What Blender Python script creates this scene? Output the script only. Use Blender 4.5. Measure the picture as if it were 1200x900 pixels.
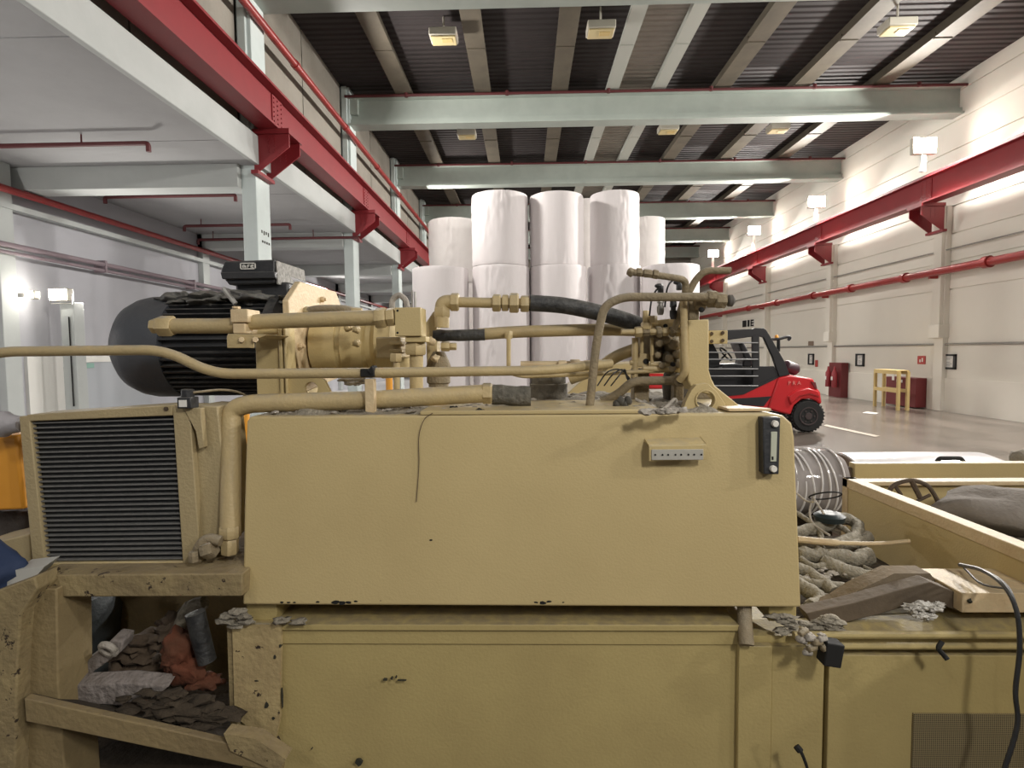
import bpy, bmesh, math, random
from mathutils import Vector, Matrix, noise as mnoise
random.seed(7)
for o in list(bpy.data.objects): bpy.data.objects.remove(o)
S = bpy.context.scene
COL = S.collection
V = Vector
PI = math.pi
# ------------------------------------------------------------------ camera
F = 650.0
CAM = V((0, 0, 1.7))
Yc = V((15, 38, -F)).normalized()
r_ = math.radians(0.5)
Zc = V((-math.sin(r_), math.cos(r_), 0)); Zc = (Zc - Yc * Zc.dot(Yc)).normalized()
Xc = Yc.cross(Zc).normalized()
cd = bpy.data.cameras.new('camera'); cam = bpy.data.objects.new('camera', cd); COL.objects.link(cam)
R3 = Matrix((Xc, Yc, Zc))
cam.matrix_world = Matrix.Translation(CAM) @ R3.to_4x4()
cd.sensor_width = 36; cd.lens = F / 1200 * 36; cd.clip_start = 0.02; cd.clip_end = 200
S.camera = cam
def ray(px, py):
    return R3 @ V((px - 600, 450 - py, -F))
def P(px, py, Y):
    v = ray(px, py); return CAM + v * (Y / v.y)
def PX(px, py, X):
    v = ray(px, py); return CAM + v * (X / v.x)
def PZ(px, py, Z):
    v = ray(px, py); return CAM + v * ((Z - CAM.z) / v.z)
# ------------------------------------------------------------------ colour management, world
S.view_settings.view_transform = 'Standard'; S.view_settings.look = 'None'
S.view_settings.gamma = 1; S.view_settings.use_curve_mapping = False
S.view_settings.exposure = 0.0
w = bpy.data.worlds.new('world'); S.world = w; w.use_nodes = True
w.node_tree.nodes['Background'].inputs[0].default_value = (0.95, 0.97, 1.0, 1)
w.node_tree.nodes['Background'].inputs[1].default_value = 0.09
# ------------------------------------------------------------------ lamps of the hall and added fill lights
def area(name, loc, target, size, power, color=(1, .96, .9)):
    l = bpy.data.lights.new(name, 'AREA'); l.shape = 'DISK'; l.size = size; l.energy = power; l.color = color
    o = bpy.data.objects.new(name, l); COL.objects.link(o); o.location = loc
    o.rotation_euler = (V(target) - V(loc)).to_track_quat('-Z', 'Y').to_euler()
    return o
LAMPX = 10.45
LAMPY = [14.6, 20.0, 25.7, 31.6]
for i, y in enumerate(LAMPY):
    area('hall_flood_or_fill_light', (LAMPX - .35, y - .15, 7.0), (2, y - 5, 0), .5, 950)
for i, y in enumerate([9.3, 3.9, -1.5, -6.9]):
    area('hall_flood_or_fill_light', (LAMPX - .35, y - .15, 7.0), (0, y - 1 if y > 0 else 1.5, .5), .5, [620, 420, 260, 220][i])  # unseen lamps assumed to continue the row, brightening the foreground
area('foreground_fill_light', (1.5, -1.3, 3.5), (0, 1.6, 1.35), .45, 62, (1, .95, .86))   # added unseen light behind the viewer, brightens the foreground
for y in (12, 20, 28): area('hall_flood_or_fill_light', (-3.7, y, 6.9), (10, y+1, 2.5), .5, 260)  # added lights without fixtures, aimed to brighten the right wall
for y, e in ((-3.0, 60), (-8.4, 60)):                      # added unseen lights behind the viewer, brightening front faces
    area('hall_flood_or_fill_light', (-3.3, y, 6.7), (1.5, 6, 0.8), .6, e)
area('side_bay_light', (-8.0, 10.1, 2.8), (-4.5, 9.5, 2.6), .3, 110, (1, .95, .88))
area('side_bay_light', (-8.0, 24, 4.2), (-6, 20, 0), .4, 190)
area('side_bay_light', (-7.6, 1.0, 2.6), (-6.5, 9, 2.0), .4, 150)
area('side_bay_light', (-6.0, 34, 4.2), (-6, 28, 0), .4, 200)
# ------------------------------------------------------------------ materials
MATS = {}
def mat(name, col, rough=.6, metal=0, col2=None, scale=6, amt=.5, bump=0, bscale=40, dust=0, chips=0, spec=.5,
        emis=0, trans=0, stretch=None, dustcol=(.33, .30, .24)):
    if name in MATS: return MATS[name]
    m = bpy.data.materials.new(name); m.use_nodes = True; nt = m.node_tree; N = nt.nodes; L = nt.links
    b = N['Principled BSDF']
    b.inputs['Base Color'].default_value = (*col, 1); b.inputs['Roughness'].default_value = rough
    b.inputs['Metallic'].default_value = metal; b.inputs['Specular IOR Level'].default_value = spec
    if trans: b.inputs['Transmission Weight'].default_value = trans
    if emis:
        b.inputs['Emission Color'].default_value = (*col, 1); b.inputs['Emission Strength'].default_value = emis
    tc = N.new('ShaderNodeTexCoord'); src = tc.outputs['Object']
    if stretch:
        mp = N.new('ShaderNodeMapping'); mp.inputs['Scale'].default_value = stretch
        L.new(src, mp.inputs[0]); src = mp.outputs[0]
    cur = None
    def mixc(fac, a, bcol):
        mx = N.new('ShaderNodeMix'); mx.data_type = 'RGBA'
        L.new(fac, mx.inputs[0])
        if hasattr(a, 'is_output'): L.new(a, mx.inputs[6])
        else: mx.inputs[6].default_value = (*a, 1)
        mx.inputs[7].default_value = (*bcol, 1)
        return mx.outputs[2]
    def nz(sc, det=4, lo=.35, hi=.65, rgh=.6):
        n = N.new('ShaderNodeTexNoise'); n.inputs['Scale'].default_value = sc; n.inputs['Detail'].default_value = det
        n.inputs['Roughness'].default_value = rgh
        L.new(src, n.inputs['Vector'])
        mr = N.new('ShaderNodeMapRange'); mr.inputs[1].default_value = lo; mr.inputs[2].default_value = hi
        L.new(n.outputs[0], mr.inputs[0]); return mr.outputs[0], n.outputs[0]
    cur = col
    if col2:
        f, _ = nz(scale)
        ml = N.new('ShaderNodeMath'); ml.operation = 'MULTIPLY'; ml.inputs[1].default_value = amt; L.new(f, ml.inputs[0])
        cur = mixc(ml.outputs[0], cur, col2)
    if chips:
        f, _ = nz(22, 5, 1 - chips, 1 - chips + .02, .7)
        cur = mixc(f, cur, (.035, .022, .014))
    if dust:
        g = N.new('ShaderNodeNewGeometry'); sx = N.new('ShaderNodeSeparateXYZ'); L.new(g.outputs['Normal'], sx.inputs[0])
        mr = N.new('ShaderNodeMapRange'); mr.inputs[1].default_value = .35; mr.inputs[2].default_value = .95
        L.new(sx.outputs[2], mr.inputs[0])
        f, _ = nz(30, 5, .3, .6)
        ml = N.new('ShaderNodeMath'); ml.operation = 'MULTIPLY'; L.new(f, ml.inputs[0]); L.new(mr.outputs[0], ml.inputs[1])
        m2 = N.new('ShaderNodeMath'); m2.operation = 'MULTIPLY'; m2.inputs[1].default_value = dust; L.new(ml.outputs[0], m2.inputs[0])
        cur = mixc(m2.outputs[0], cur, dustcol)
    if hasattr(cur, 'is_output'): L.new(cur, b.inputs['Base Color'])
    if bump:
        n = N.new('ShaderNodeTexNoise'); n.inputs['Scale'].default_value = bscale; n.inputs['Detail'].default_value = 5
        L.new(src, n.inputs['Vector'])
        bp = N.new('ShaderNodeBump'); bp.inputs['Strength'].default_value = bump; bp.inputs['Distance'].default_value = .01
        L.new(n.outputs[0], bp.inputs['Height']); L.new(bp.outputs[0], b.inputs['Normal'])
    MATS[name] = m; return m
CREAM = (.54, .43, .215); CREAM2 = (.46, .36, .175)
M_tank = mat('cream_tank_paint', CREAM, .5, col2=CREAM2, scale=2.5, bump=.12, bscale=160, dust=.5)
M_base = mat('cream_base_paint', (.45, .36, .155), .6, col2=(.36, .28, .12), scale=4, bump=.15, bscale=120, chips=.24, dust=.6, dustcol=(.2, .17, .12))
M_chip = mat('chipped_cream_paint', (.46, .36, .18), .7, col2=(.24, .17, .09), scale=9, bump=.4, bscale=60, chips=.36, dust=.8)
M_pipe = mat('cream_pipe_paint', (.50, .39, .20), .5, col2=(.38, .30, .17), scale=14, bump=.2, bscale=120, dust=.75)
M_dpipe = mat('dusty_pipe_paint', (.28, .225, .14), .8, col2=(.17, .14, .095), scale=24, bump=.5, bscale=120, dust=.9)
M_fbase = mat('grimy_shaded_paint', (.27, .205, .10), .8, col2=(.17, .125, .065), scale=5, bump=.4, bscale=60, chips=.3, dust=.4, dustcol=(.2, .16, .11))  # frame grime, with the lower-left shading put into a darker colour
M_fchip = mat('grimy_shaded_chipped_paint', (.32, .25, .125), .8, col2=(.13, .095, .055), scale=8, bump=.6, bscale=50, chips=.38, dust=.4, dustcol=(.25, .2, .14))  # chipped version, darkened by the same painted-in shading
M_plate = mat('pale_flange_paint', (.62, .50, .31), .55, col2=(.55, .36, .20), scale=26, amt=.35, bump=.25, bscale=80, dust=.4)
M_cool = mat('cooler_paint', (.42, .34, .19), .65, col2=(.34, .27, .15), scale=6, bump=.25, bscale=120, dust=.6)
M_black = mat('black_paint', (.022, .024, .028), .45, col2=(.05, .05, .052), scale=12, bump=.15, bscale=80, dust=.6, dustcol=(.2, .19, .17))
M_fan = mat('dark_grey_cover', (.05, .056, .068), .55, col2=(.075, .08, .09), scale=5, bump=.15, bscale=80, dust=.4, dustcol=(.12, .12, .11))
M_hose = mat('black_rubber', (.012, .013, .015), .55, col2=(.10, .10, .095), scale=20, amt=.45, bump=.4, bscale=90, dust=.55, dustcol=(.22, .21, .19))
M_dhose = mat('dusty_hose', (.27, .245, .19), .9, col2=(.13, .115, .085), scale=40, bump=1, bscale=90, dust=.7, dustcol=(.42, .39, .33))
M_dust = mat('grey_dust', (.30, .27, .215), .95, col2=(.13, .115, .09), scale=30, bump=1, bscale=80)
M_dirt = mat('brown_dirt', (.062, .046, .03), .95, col2=(.028, .021, .014), scale=16, bump=1, bscale=50)  # dirt, its tone lowered to stand in for the top rail's shade
M_lint = mat('pale_lint', (.42, .385, .34), .95, col2=(.2, .18, .15), scale=30, bump=1, bscale=60)
M_core = mat('dark_fins', (.018, .02, .022), .6, col2=(.04, .04, .04), scale=50)
M_fin = mat('dull_fin_edge', (.17, .17, .165), .6, col2=(.09, .09, .088), scale=60)
M_steel = mat('dull_steel', (.45, .44, .42), .45, metal=.7, col2=(.25, .24, .22), scale=30)
M_dark = mat('near_black', (.008, .008, .008), .8)
M_rust = mat('rust_orange', (.125, .036, .016), .9, col2=(.08, .045, .025), scale=14, bump=.6, bscale=40)  # rust, also darkened in colour for the shade under the rail
M_rustbr = mat('brown_casting', (.11, .078, .052), .9, col2=(.055, .04, .028), scale=12, bump=.8, bscale=40)
M_glass = mat('gauge_glass', (.5, .52, .42), .15)
M_white = mat('white_plastic', (.75, .74, .7), .5)
M_ivory = mat('chrome_dial', (.8, .78, .72), .3)
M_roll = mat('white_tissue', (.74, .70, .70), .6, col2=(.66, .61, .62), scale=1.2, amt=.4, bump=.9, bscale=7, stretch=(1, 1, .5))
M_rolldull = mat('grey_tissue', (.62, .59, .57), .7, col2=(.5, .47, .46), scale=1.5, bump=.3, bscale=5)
M_film = mat('stretch_film', (.80, .78, .80), .22, col2=(.6, .58, .6), scale=2, bump=.6, bscale=7, spec=.8)
M_card = mat('brown_cardboard', (.16, .11, .08), .9)
M_colw = mat('pale_column_paint', (.60, .67, .66), .6, col2=(.52, .58, .57), scale=3, bump=.1, bscale=20)
M_beamw = mat('pale_beam_paint', (.44, .46, .45), .7, col2=(.38, .40, .39), scale=2, bump=.1, bscale=20)
M_rbeam = mat('roof_beam_paint', (.40, .45, .41), .6, col2=(.32, .36, .33), scale=2)
M_red = mat('crane_red', (.25, .018, .024), .45, col2=(.2, .015, .02), scale=3)
M_redpipe = mat('red_pipe_paint', (.33, .03, .028), .35, col2=(.2, .02, .02), scale=4)
M_dred = mat('dark_red_pipe', (.10, .018, .02), .6)
M_panel = mat('grey_concrete_panel', (.30, .275, .235), .85, col2=(.21, .19, .16), scale=1.5, bump=.4, bscale=10)
M_roof = mat('shade_dark_roof_sheet', (.030, .022, .022), .8, col2=(.018, .013, .013), scale=1)  # near-black colour stands in for the roof being unlit
M_sky = mat('roof_light_sheet', (.36, .32, .28), .7, col2=(.27, .24, .21), scale=2)
M_purlin = mat('purlin_paint', (.13, .11, .08), .7, col2=(.07, .06, .045), scale=2)
M_purlinl = mat('pale_purlin_paint', (.42, .43, .39), .7)
M_wallr = mat('cream_wall', (.78, .75, .67), .8, col2=(.72, .69, .62), scale=.6, bump=.12, bscale=30)
M_walll = mat('grey_wall', (.42, .42, .45), .85, col2=(.36, .36, .39), scale=.8, bump=.15, bscale=20)
M_slab = mat('white_slab', (.37, .37, .375), .85, col2=(.31, .31, .315), scale=1.2, bump=.2, bscale=12)
M_floor = mat('polished_floor', (.15, .125, .105), .24, col2=(.075, .062, .05), scale=1.3, amt=.9, bump=.05, bscale=3, stretch=(1, .4, 1))
M_floorl = mat('glare_pale_floor', (.55, .54, .55), .35, col2=(.6, .59, .58), scale=.6)  # pale tone stands in for floodlight glare on the side floor
M_fred = mat('forklift_red', (.55, .022, .028), .3, col2=(.48, .02, .025), scale=2)
M_fblk = mat('forklift_black', (.009, .009, .011), .55)
M_tyre = mat('tyre_rubber', (.012, .012, .012), .8, bump=.5, bscale=20)
M_hub = mat('wheel_hub', (.05, .035, .035), .6)
M_silver = mat('silver_bar', (.26, .26, .26), .4, metal=.5)
M_yel = mat('yellow_paint', (.62, .47, .20), .6)
M_orange = mat('amber_plastic', (.80, .36, .04), .45, col2=(.7, .3, .03), scale=4)
M_blue = mat('navy_tarp', (.015, .03, .08), .8, col2=(.03, .05, .11), scale=6, bump=.5, bscale=10)
M_dkred = mat('maroon_box', (.15, .02, .022), .5)
M_signred = mat('sign_red', (.45, .06, .05), .5)
M_lamp = mat('lamp_glow', (1, .95, .85), .5, emis=60)
M_lampoff = mat('yellowed_lens', (.62, .52, .28), .3)
M_lamph = mat('lamp_housing', (.5, .47, .4), .5)
M_greyblue = mat('grey_blue_casting', (.06, .07, .075), .7, col2=(.03, .035, .04), scale=10, bump=.5)
M_mesh = mat('perforated_dark', (.06, .05, .03), .8)
M_mark = mat('ink_mark', (.03, .03, .02), .8)
M_grn = mat('green_sign', (.25, .42, .36), .5)
M_louv = mat('dark_shutter', (.07, .065, .065), .7)
def wave_bump(m, scale, strength, dirn='Y'):
    nt = m.node_tree; N = nt.nodes; L = nt.links; b = N['Principled BSDF']
    tc = N.new('ShaderNodeTexCoord'); wv = N.new('ShaderNodeTexWave'); wv.bands_direction = dirn
    wv.inputs['Scale'].default_value = scale; L.new(tc.outputs['Object'], wv.inputs['Vector'])
    bp = N.new('ShaderNodeBump'); bp.inputs['Strength'].default_value = strength; bp.inputs['Distance'].default_value = .06
    L.new(wv.outputs[1], bp.inputs['Height']); L.new(bp.outputs[0], b.inputs['Normal'])
wave_bump(M_roof, 1.6, .8); wave_bump(M_sky, 1.6, 1.0)
def dots(m, sc):
    nt = m.node_tree; N = nt.nodes; L = nt.links; b = N['Principled BSDF']
    tc = N.new('ShaderNodeTexCoord'); v = N.new('ShaderNodeTexVoronoi'); v.inputs['Scale'].default_value = sc
    v.inputs['Randomness'].default_value = 0
    L.new(tc.outputs['Object'], v.inputs['Vector'])
    mr = N.new('ShaderNodeMapRange'); mr.inputs[1].default_value = .3; mr.inputs[2].default_value = .45
    L.new(v.outputs[0], mr.inputs[0]); mx = N.new('ShaderNodeMix'); mx.data_type = 'RGBA'
    L.new(mr.outputs[0], mx.inputs[0]); mx.inputs[6].default_value = (.05, .04, .025, 1); mx.inputs[7].default_value = (.26, .21, .11, 1)
    L.new(mx.outputs[2], b.inputs['Base Color'])
dots(M_mesh, 190)
# ------------------------------------------------------------------ mesh helpers (world coordinates)
def nb(): return bmesh.new()
def box(bm, a, b):
    a = V(a); b = V(b)
    lo = V([min(a[i], b[i]) for i in range(3)]); hi = V([max(a[i], b[i]) for i in range(3)])
    vs = [bm.verts.new((x, y, z)) for x in (lo.x, hi.x) for y in (lo.y, hi.y) for z in (lo.z, hi.z)]
    for f in ((0,1,3,2),(4,6,7,5),(0,4,5,1),(2,3,7,6),(0,2,6,4),(1,5,7,3)): bm.faces.new([vs[i] for i in f])
    return vs
def rbox(bm, a, b, M):
    vs = box(bm, a, b)
    for v in vs: v.co = M @ v.co
def loft(bm, rings, closed_caps=True):
    R = [[bm.verts.new(p) for p in r] for r in rings]; n = len(R[0])
    for i in range(len(R) - 1):
        for j in range(n):
            bm.faces.new((R[i][j], R[i][(j+1) % n], R[i+1][(j+1) % n], R[i+1][j]))
    if closed_caps:
        bm.faces.new(R[0][::-1]); bm.faces.new(R[-1])
    return R
def prism(bm, pts, d):
    """polygon (3-D points) pushed along vector d"""
    d = V(d); loft(bm, [[V(p) for p in pts], [V(p) + d for p in pts]])
def frame(d):
    d = V(d).normalized(); u = V((0, 0, 1)) if abs(d.z) < .9 else V((0, 1, 0))
    a = d.cross(u).normalized(); return a, d.cross(a).normalized()
def lathe(bm, a, b, prof, n=24, ph=0):
    """prof: list of (t along a->b in metres, radius)"""
    a = V(a); d = (V(b) - a).normalized(); u, v = frame(d)
    loft(bm, [[a + d * t + (u * math.cos(2*PI*k/n + ph) + v * math.sin(2*PI*k/n + ph)) * max(r, 1e-4) for k in range(n)] for t, r in prof])
def cyl(bm, a, b, r, n=16, r2=None):
    L_ = (V(b) - V(a)).length; lathe(bm, a, b, [(0, r), (L_, r if r2 is None else r2)], n)
def nut(bm, a, b, r, n=6, ph=.3):
    L_ = (V(b) - V(a)).length; c = min(L_*.15, r*.15)
    lathe(bm, a, b, [(0, r*.88), (c, r), (L_-c, r), (L_, r*.88)], n, ph)
def path_round(pts, fil):
    pts = [V(p) for p in pts]; out = [pts[0]]
    for i in range(1, len(pts) - 1):
        p0, p1, p2 = pts[i-1], pts[i], pts[i+1]
        a = p0 - p1; b = p2 - p1; f = min(fil, a.length*.48, b.length*.48)
        A = p1 + a.normalized()*f; B = p1 + b.normalized()*f
        for k in range(8):
            t = k / 7; out.append(A*(1-t)**2 + p1*2*t*(1-t) + B*t*t)
    out.append(pts[-1]); return out
def smooth_path(pts, n=10):
    pts = [V(p) for p in pts]; q = [pts[0]*2 - pts[1]] + pts + [pts[-1]*2 - pts[-2]]; out = []
    for i in range(1, len(q) - 2):
        p0, p1, p2, p3 = q[i-1:i+3]
        for k in range(n):
            t = k / n
            out.append(.5*((2*p1) + (p2-p0)*t + (2*p0-5*p1+4*p2-p3)*t*t + (3*p1-p0-3*p2+p3)*t**3))
    out.append(pts[-1]); return out
def tube(bm, path, r, n=12, rough=0, seed=0):
    path = [V(p) for p in path]
    q = [path[0]]
    for p in path[1:]:
        if (p - q[-1]).length > 1e-5: q.append(p)
    path = q; rings = []; u = None
    for i, p in enumerate(path):
        d = (path[min(i+1, len(path)-1)] - path[max(i-1, 0)]).normalized()
        if u is None: u, _ = frame(d)
        u = (u - d * u.dot(d)).normalized(); v = d.cross(u)
        rr = r[i] if isinstance(r, (list, tuple)) else r
        ring = []
        for k in range(n):
            a = 2*PI*k/n; dirv = u*math.cos(a) + v*math.sin(a)
            q = rr
            if rough: q = rr*(1 + rough*mnoise.noise((p + dirv*rr)*38 + V((seed, 0, 0))))
            ring.append(p + dirv*q)
        rings.append(ring)
    loft(bm, rings)
def torus(bm, c, ax, R, r, n=32, m=8, a0=0, a1=2*PI):
    u, v = frame(ax); full = abs(a1-a0-2*PI) < 1e-6
    pts = [V(c) + (u*math.cos(a0+(a1-a0)*k/n) + v*math.sin(a0+(a1-a0)*k/n))*R for k in range(n+1)]
    tube(bm, pts, r, m)
def blob(bm, c, r, sub=2, amp=.3, sc=(1,1,1), seed=0, fr=1.6):
    res = bmesh.ops.create_icosphere(bm, subdivisions=sub, radius=1)
    for v in res['verts']:
        d = v.co.normalized(); k = 1 + amp*mnoise.noise(d*fr + V((seed*3.1, seed, 0)))*1.6
        v.co = V(c) + V((d.x*sc[0], d.y*sc[1], d.z*sc[2]))*r*k
def pp(pts, Y): return [P(x, y, Y) for x, y in pts]
def holed(bm, outer, hc, hr, d, n=24):
    """plate (outer polygon, coplanar, Y constant) with a round hole, pushed along +Y by d"""
    hc = V(hc); dv = V((0, d, 0)); cnt = n
    def hit(a):
        dr = V((math.cos(a), 0, math.sin(a))); best = None
        for i in range(len(outer)):
            p = V(outer[i]) - hc; q = V(outer[(i+1) % len(outer)]) - hc; e = q - p
            den = dr.x*e.z - dr.z*e.x
            if abs(den) < 1e-12: continue
            t = (p.x*e.z - p.z*e.x)/den; s = (p.x*dr.z - p.z*dr.x)/den
            if t > 0 and -1e-6 <= s <= 1+1e-6 and (best is None or t < best): best = t
        return best
    angs = sorted(set([2*PI*k/n for k in range(n)] + [math.atan2((V(p)-hc).z, (V(p)-hc).x) % (2*PI) for p in outer]))
    rin = [hc + V((math.cos(a), 0, math.sin(a)))*hr for a in angs]
    rout = [hc + V((math.cos(a), 0, math.sin(a)))*hit(a) for a in angs]
    rings = [rin, rout, [p+dv for p in rout], [p+dv for p in rin]]
    R = [[bm.verts.new(p) for p in r] for r in rings]; m = len(angs)
    for i in range(4):
        for j in range(m):
            bm.faces.new((R[i][j], R[i][(j+1)%m], R[(i+1)%4][(j+1)%m], R[(i+1)%4][j]))
# ------------------------------------------------------------------ objects
ROOTS = []
SOFT = {'tank_top_debris','black_tape_scrap','rag','cable_connector','dusty_shroud','torn_foil','grey_sack','grey_lump','lint_debris','crumpled_bag','fibre_tuft','deck_dust','brown_casting','rusty_clamp','shelf_dirt','blue_cloth','discarded_hose','cartridge_valve','housing_bolt','body_bolts','connector','tank_top_dust'}
def obj(name, bm, m, parent=None, bevel=0, seg=2, angle=35, label=None, kind=None):
    if name in SOFT: angle = 75
    bmesh.ops.recalc_face_normals(bm, faces=bm.faces)
    me = bpy.data.meshes.new(name); bm.to_mesh(me); bm.free()
    for p in me.polygons: p.use_smooth = True
    me.set_sharp_from_angle(angle=math.radians(angle))
    me.materials.append(m)
    o = bpy.data.objects.new(name, me); COL.objects.link(o)
    if bevel:
        b = o.modifiers.new('bevel', 'BEVEL'); b.width = bevel; b.segments = seg; b.limit_method = 'ANGLE'; b.angle_limit = math.radians(40)
    if parent is not None: o.parent = parent
    else: ROOTS.append(o)
    if label: o['label'] = label
    if kind: o['kind'] = kind
    return o
def thing(name, label, cat, group=None):
    o = bpy.data.objects.new(name, None); COL.objects.link(o); o.empty_display_size = .1
    o['label'] = label; o['category'] = cat
    if group: o['group'] = group
    ROOTS.append(o); return o
def tag(o, label, cat, group=None):
    o['label'] = label; o['category'] = cat
    if group: o['group'] = group
    return o
def struct(name, bm, m, parent=None, **k):
    o = obj(name, bm, m, parent, **k)
    if parent is None: o['kind'] = 'structure'
    return o
def family(o):
    out = []
    for c in o.children: out.append(c); out += list(c.children)
    return out
def fin(o):
    """move the root to the base of its thing"""
    if o.get('_f'): return o
    objs = ([o] if o.type == 'MESH' else []) + [c for c in family(o) if c.type == 'MESH']
    lo = V((1e9,)*3); hi = V((-1e9,)*3)
    for x in objs:
        for v in x.data.vertices:
            for i in range(3): lo[i] = min(lo[i], v.co[i]); hi[i] = max(hi[i], v.co[i])
    base = V(((lo.x+hi.x)/2, (lo.y+hi.y)/2, lo.z))
    for me in {x.data for x in objs}: me.transform(Matrix.Translation(-base))
    o.location = base; o['_f'] = 1
    return o
def dup(root, off, label=None, group=None, rotz=0):
    fin(root)
    r = root.copy(); COL.objects.link(r); r.location = root.location + V(off); r.rotation_euler = (0, 0, rotz)
    if label: r['label'] = label
    if group: r['group'] = group
    for ch in root.children:
        c = ch.copy(); COL.objects.link(c); c.parent = r
        for g in ch.children:
            d = g.copy(); COL.objects.link(d); d.parent = c
    ROOTS.append(r); return r
def text_mesh(bm, s, origin, xdir, zdir, size, depth=.002):
    cu = bpy.data.curves.new('t', 'FONT'); cu.body = s; cu.size = size; cu.extrude = depth; cu.resolution_u = 2
    to = bpy.data.objects.new('t', cu); COL.objects.link(to)
    bpy.context.view_layer.update()
    me = bpy.data.meshes.new_from_object(to.evaluated_get(bpy.context.evaluated_depsgraph_get()))
    xd = V(xdir).normalized(); zd = V(zdir).normalized(); nd = xd.cross(zd)
    M = Matrix((xd, zd, nd)).transposed().to_4x4(); M.translation = V(origin)
    me.transform(M); bm.from_mesh(me)
    bpy.data.objects.remove(to); bpy.data.curves.remove(cu); bpy.data.meshes.remove(me)

# ================================================================== SETTING
YB, YF = -9.0, 38.0
XL, XR = -8.6, 11.2
BAY = [-1.2, 4.1, 9.5, 14.8, 20.1, 25.5, 30.9, 36.2]
b = nb(); box(b, (XR+.4, YB, -.2), (-4.7, YF, 0)); struct('floor', b, M_floor)
b = nb(); box(b, (-4.7, YB, -.2), (XL-.3, YF, 0)); struct('floor_side', b, M_floorl)
# right wall: plinth, plain lower part, stacked planks above
b = nb(); box(b, (XR, YB, 0), (XR+.3, YF, 3.2)); box(b, (XR-.05, YB, 0), (XR, YF, .88))
z = 3.2
while z < 8.6:
    box(b, (XR, YB, z+.035), (XR+.3, YF, min(z+.72, 8.75))); box(b, (XR+.04, YB, z), (XR+.3, YF, z+.035)); z += .72
struct('wall_right', b, M_wallr)
b = nb(); box(b, (XL-.3, YB, 0), (XL, YF, 4.87)); struct('wall_left', b, M_walll)
b = nb(); box(b, (XL-.3, YF, 0), (XR+.3, YF+.3, 8.9))
for k in range(9): box(b, (-4.4, YF-.08, 4.6+k*.45), (XR, YF, 4.85+k*.45))
struct('wall_back', b, M_panel)
# upper wall over the side bay, with joints
b = nb()
for i in range(len(BAY)-1):
    y0, y1 = BAY[i]+.16, BAY[i+1]-.16
    for a in (0, 1):
        ya = y0 + (y1-y0)/2*a + .02; yb = y0 + (y1-y0)/2*(a+1) - .02
        box(b, (-4.95, ya, 5.36), (-4.72, yb, 8.62))
box(b, (-5.1, YB, 5.36), (-4.95, YF, 8.62))
struct('wall_upper_left', b, M_panel)
# mezzanine slab with joints, edge beam
b = nb(); y = YB
joints = [YB, -5.2, -2.5, .2, 2.9, 5.6, 8.3, 11.1, 13.8, 16.5, 19.2, 21.9, 24.6, 27.3, 30, 33, YF]
for i in range(len(joints)-1): box(b, (XL, joints[i]+.012, 4.87), (-4.5, joints[i+1]-.012, 5.1))
box(b, (XL, YB, 5.1), (-4.7, YF, 5.3))
struct('ceiling_side', b, M_slab)
b = nb(); box(b, (-4.5, YB, 4.865), (-4.42, YF, 5.34)); box(b, (-4.75, YB, 5.31), (-4.5, YF, 5.34)); struct('trim_1', b, M_beamw, bevel=.01)
# roof
b = nb(); box(b, (-5.1, YB, 8.62), (2.25, YF, 8.7)); box(b, (3.55, YB, 8.62), (XR+.3, YF, 8.7)); struct('ceiling', b, M_roof)
b = nb(); box(b, (2.25, YB, 8.64), (3.55, YF, 8.69)); struct('ceiling_roof_light', b, M_sky)
# purlins
PUR = [(-3.07, 0), (-1.02, 0), (.95, 0), (2.3, 1), (3.5, 1), (5.1, 0), (7.1, 0), (9.1, 0)]
words = ['leftmost', 'second from the left', 'third from the left, just left of centre', 'left edge of the pale corrugated roof strip', 'right edge of the pale corrugated roof strip', 'first right of the pale corrugated strip', 'second right of the pale corrugated strip', 'rightmost, nearest the bright flood lamps']
for i, (x, pale) in enumerate(PUR):
    b = nb(); wd = .11 if pale else .16
    box(b, (x-wd, YB, 8.42), (x+wd, YF, 8.62)); box(b, (x-wd-.05, YB, 8.38), (x+wd+.05, YF, 8.42))
    for y in BAY:
        if y > 2: box(b, (x-wd-.03, y-2.2, 8.36), (x+wd+.03, y-2.15, 8.5))
    tag(obj('roof_purlin', b, M_purlinl if pale else M_purlin), ('pale' if pale else 'brown') + ' roof purlin under the dark roof sheets, ' + words[i], 'roof purlin', 'roof purlins')
# roof cross beams (I sections) with red pipe in front
bw = ['nearest, cut by the top edge', 'second, crossing above the lamps', 'third, just above the paper rolls', 'fourth, behind the tops of the rolls', 'fifth, far down the hall', 'farthest']
for i, y in enumerate([9.75, 14.9, 20.25, 25.65, 31.05, 36.3]):
    b = nb()
    box(b, (-4.6, y-.2, 7.63), (XR, y+.2, 7.68)); box(b, (-4.6, y-.2, 8.3), (XR, y+.2, 8.36)); box(b, (-4.6, y-.03, 7.68), (XR, y+.03, 8.3))
    box(b, (-4.6, y-.12, 7.68), (XR, y-.03, 7.80)); box(b, (-4.6, y-.16, 7.92), (-4.3, y+.16, 8.3))
    tag(obj('roof_beam', b, M_rbeam), 'pale green-grey steel roof beam across the hall, ' + bw[i], 'roof beam', 'roof cross beams')
    b = nb(); cyl(b, (-4.6, y-.26, 8.33), (XR, y-.26, 8.30), .035, 8)
    for k in range(6): cyl(b, (-3+k*2.6, y-.26, 8.28), (-3+k*2.6, y-.26, 8.38), .05, 8)
    tag(obj('sprinkler_pipe', b, M_dred), 'thin dark red sprinkler pipe along the roof beam, ' + bw[i], 'pipe', 'roof sprinkler pipes')
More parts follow.
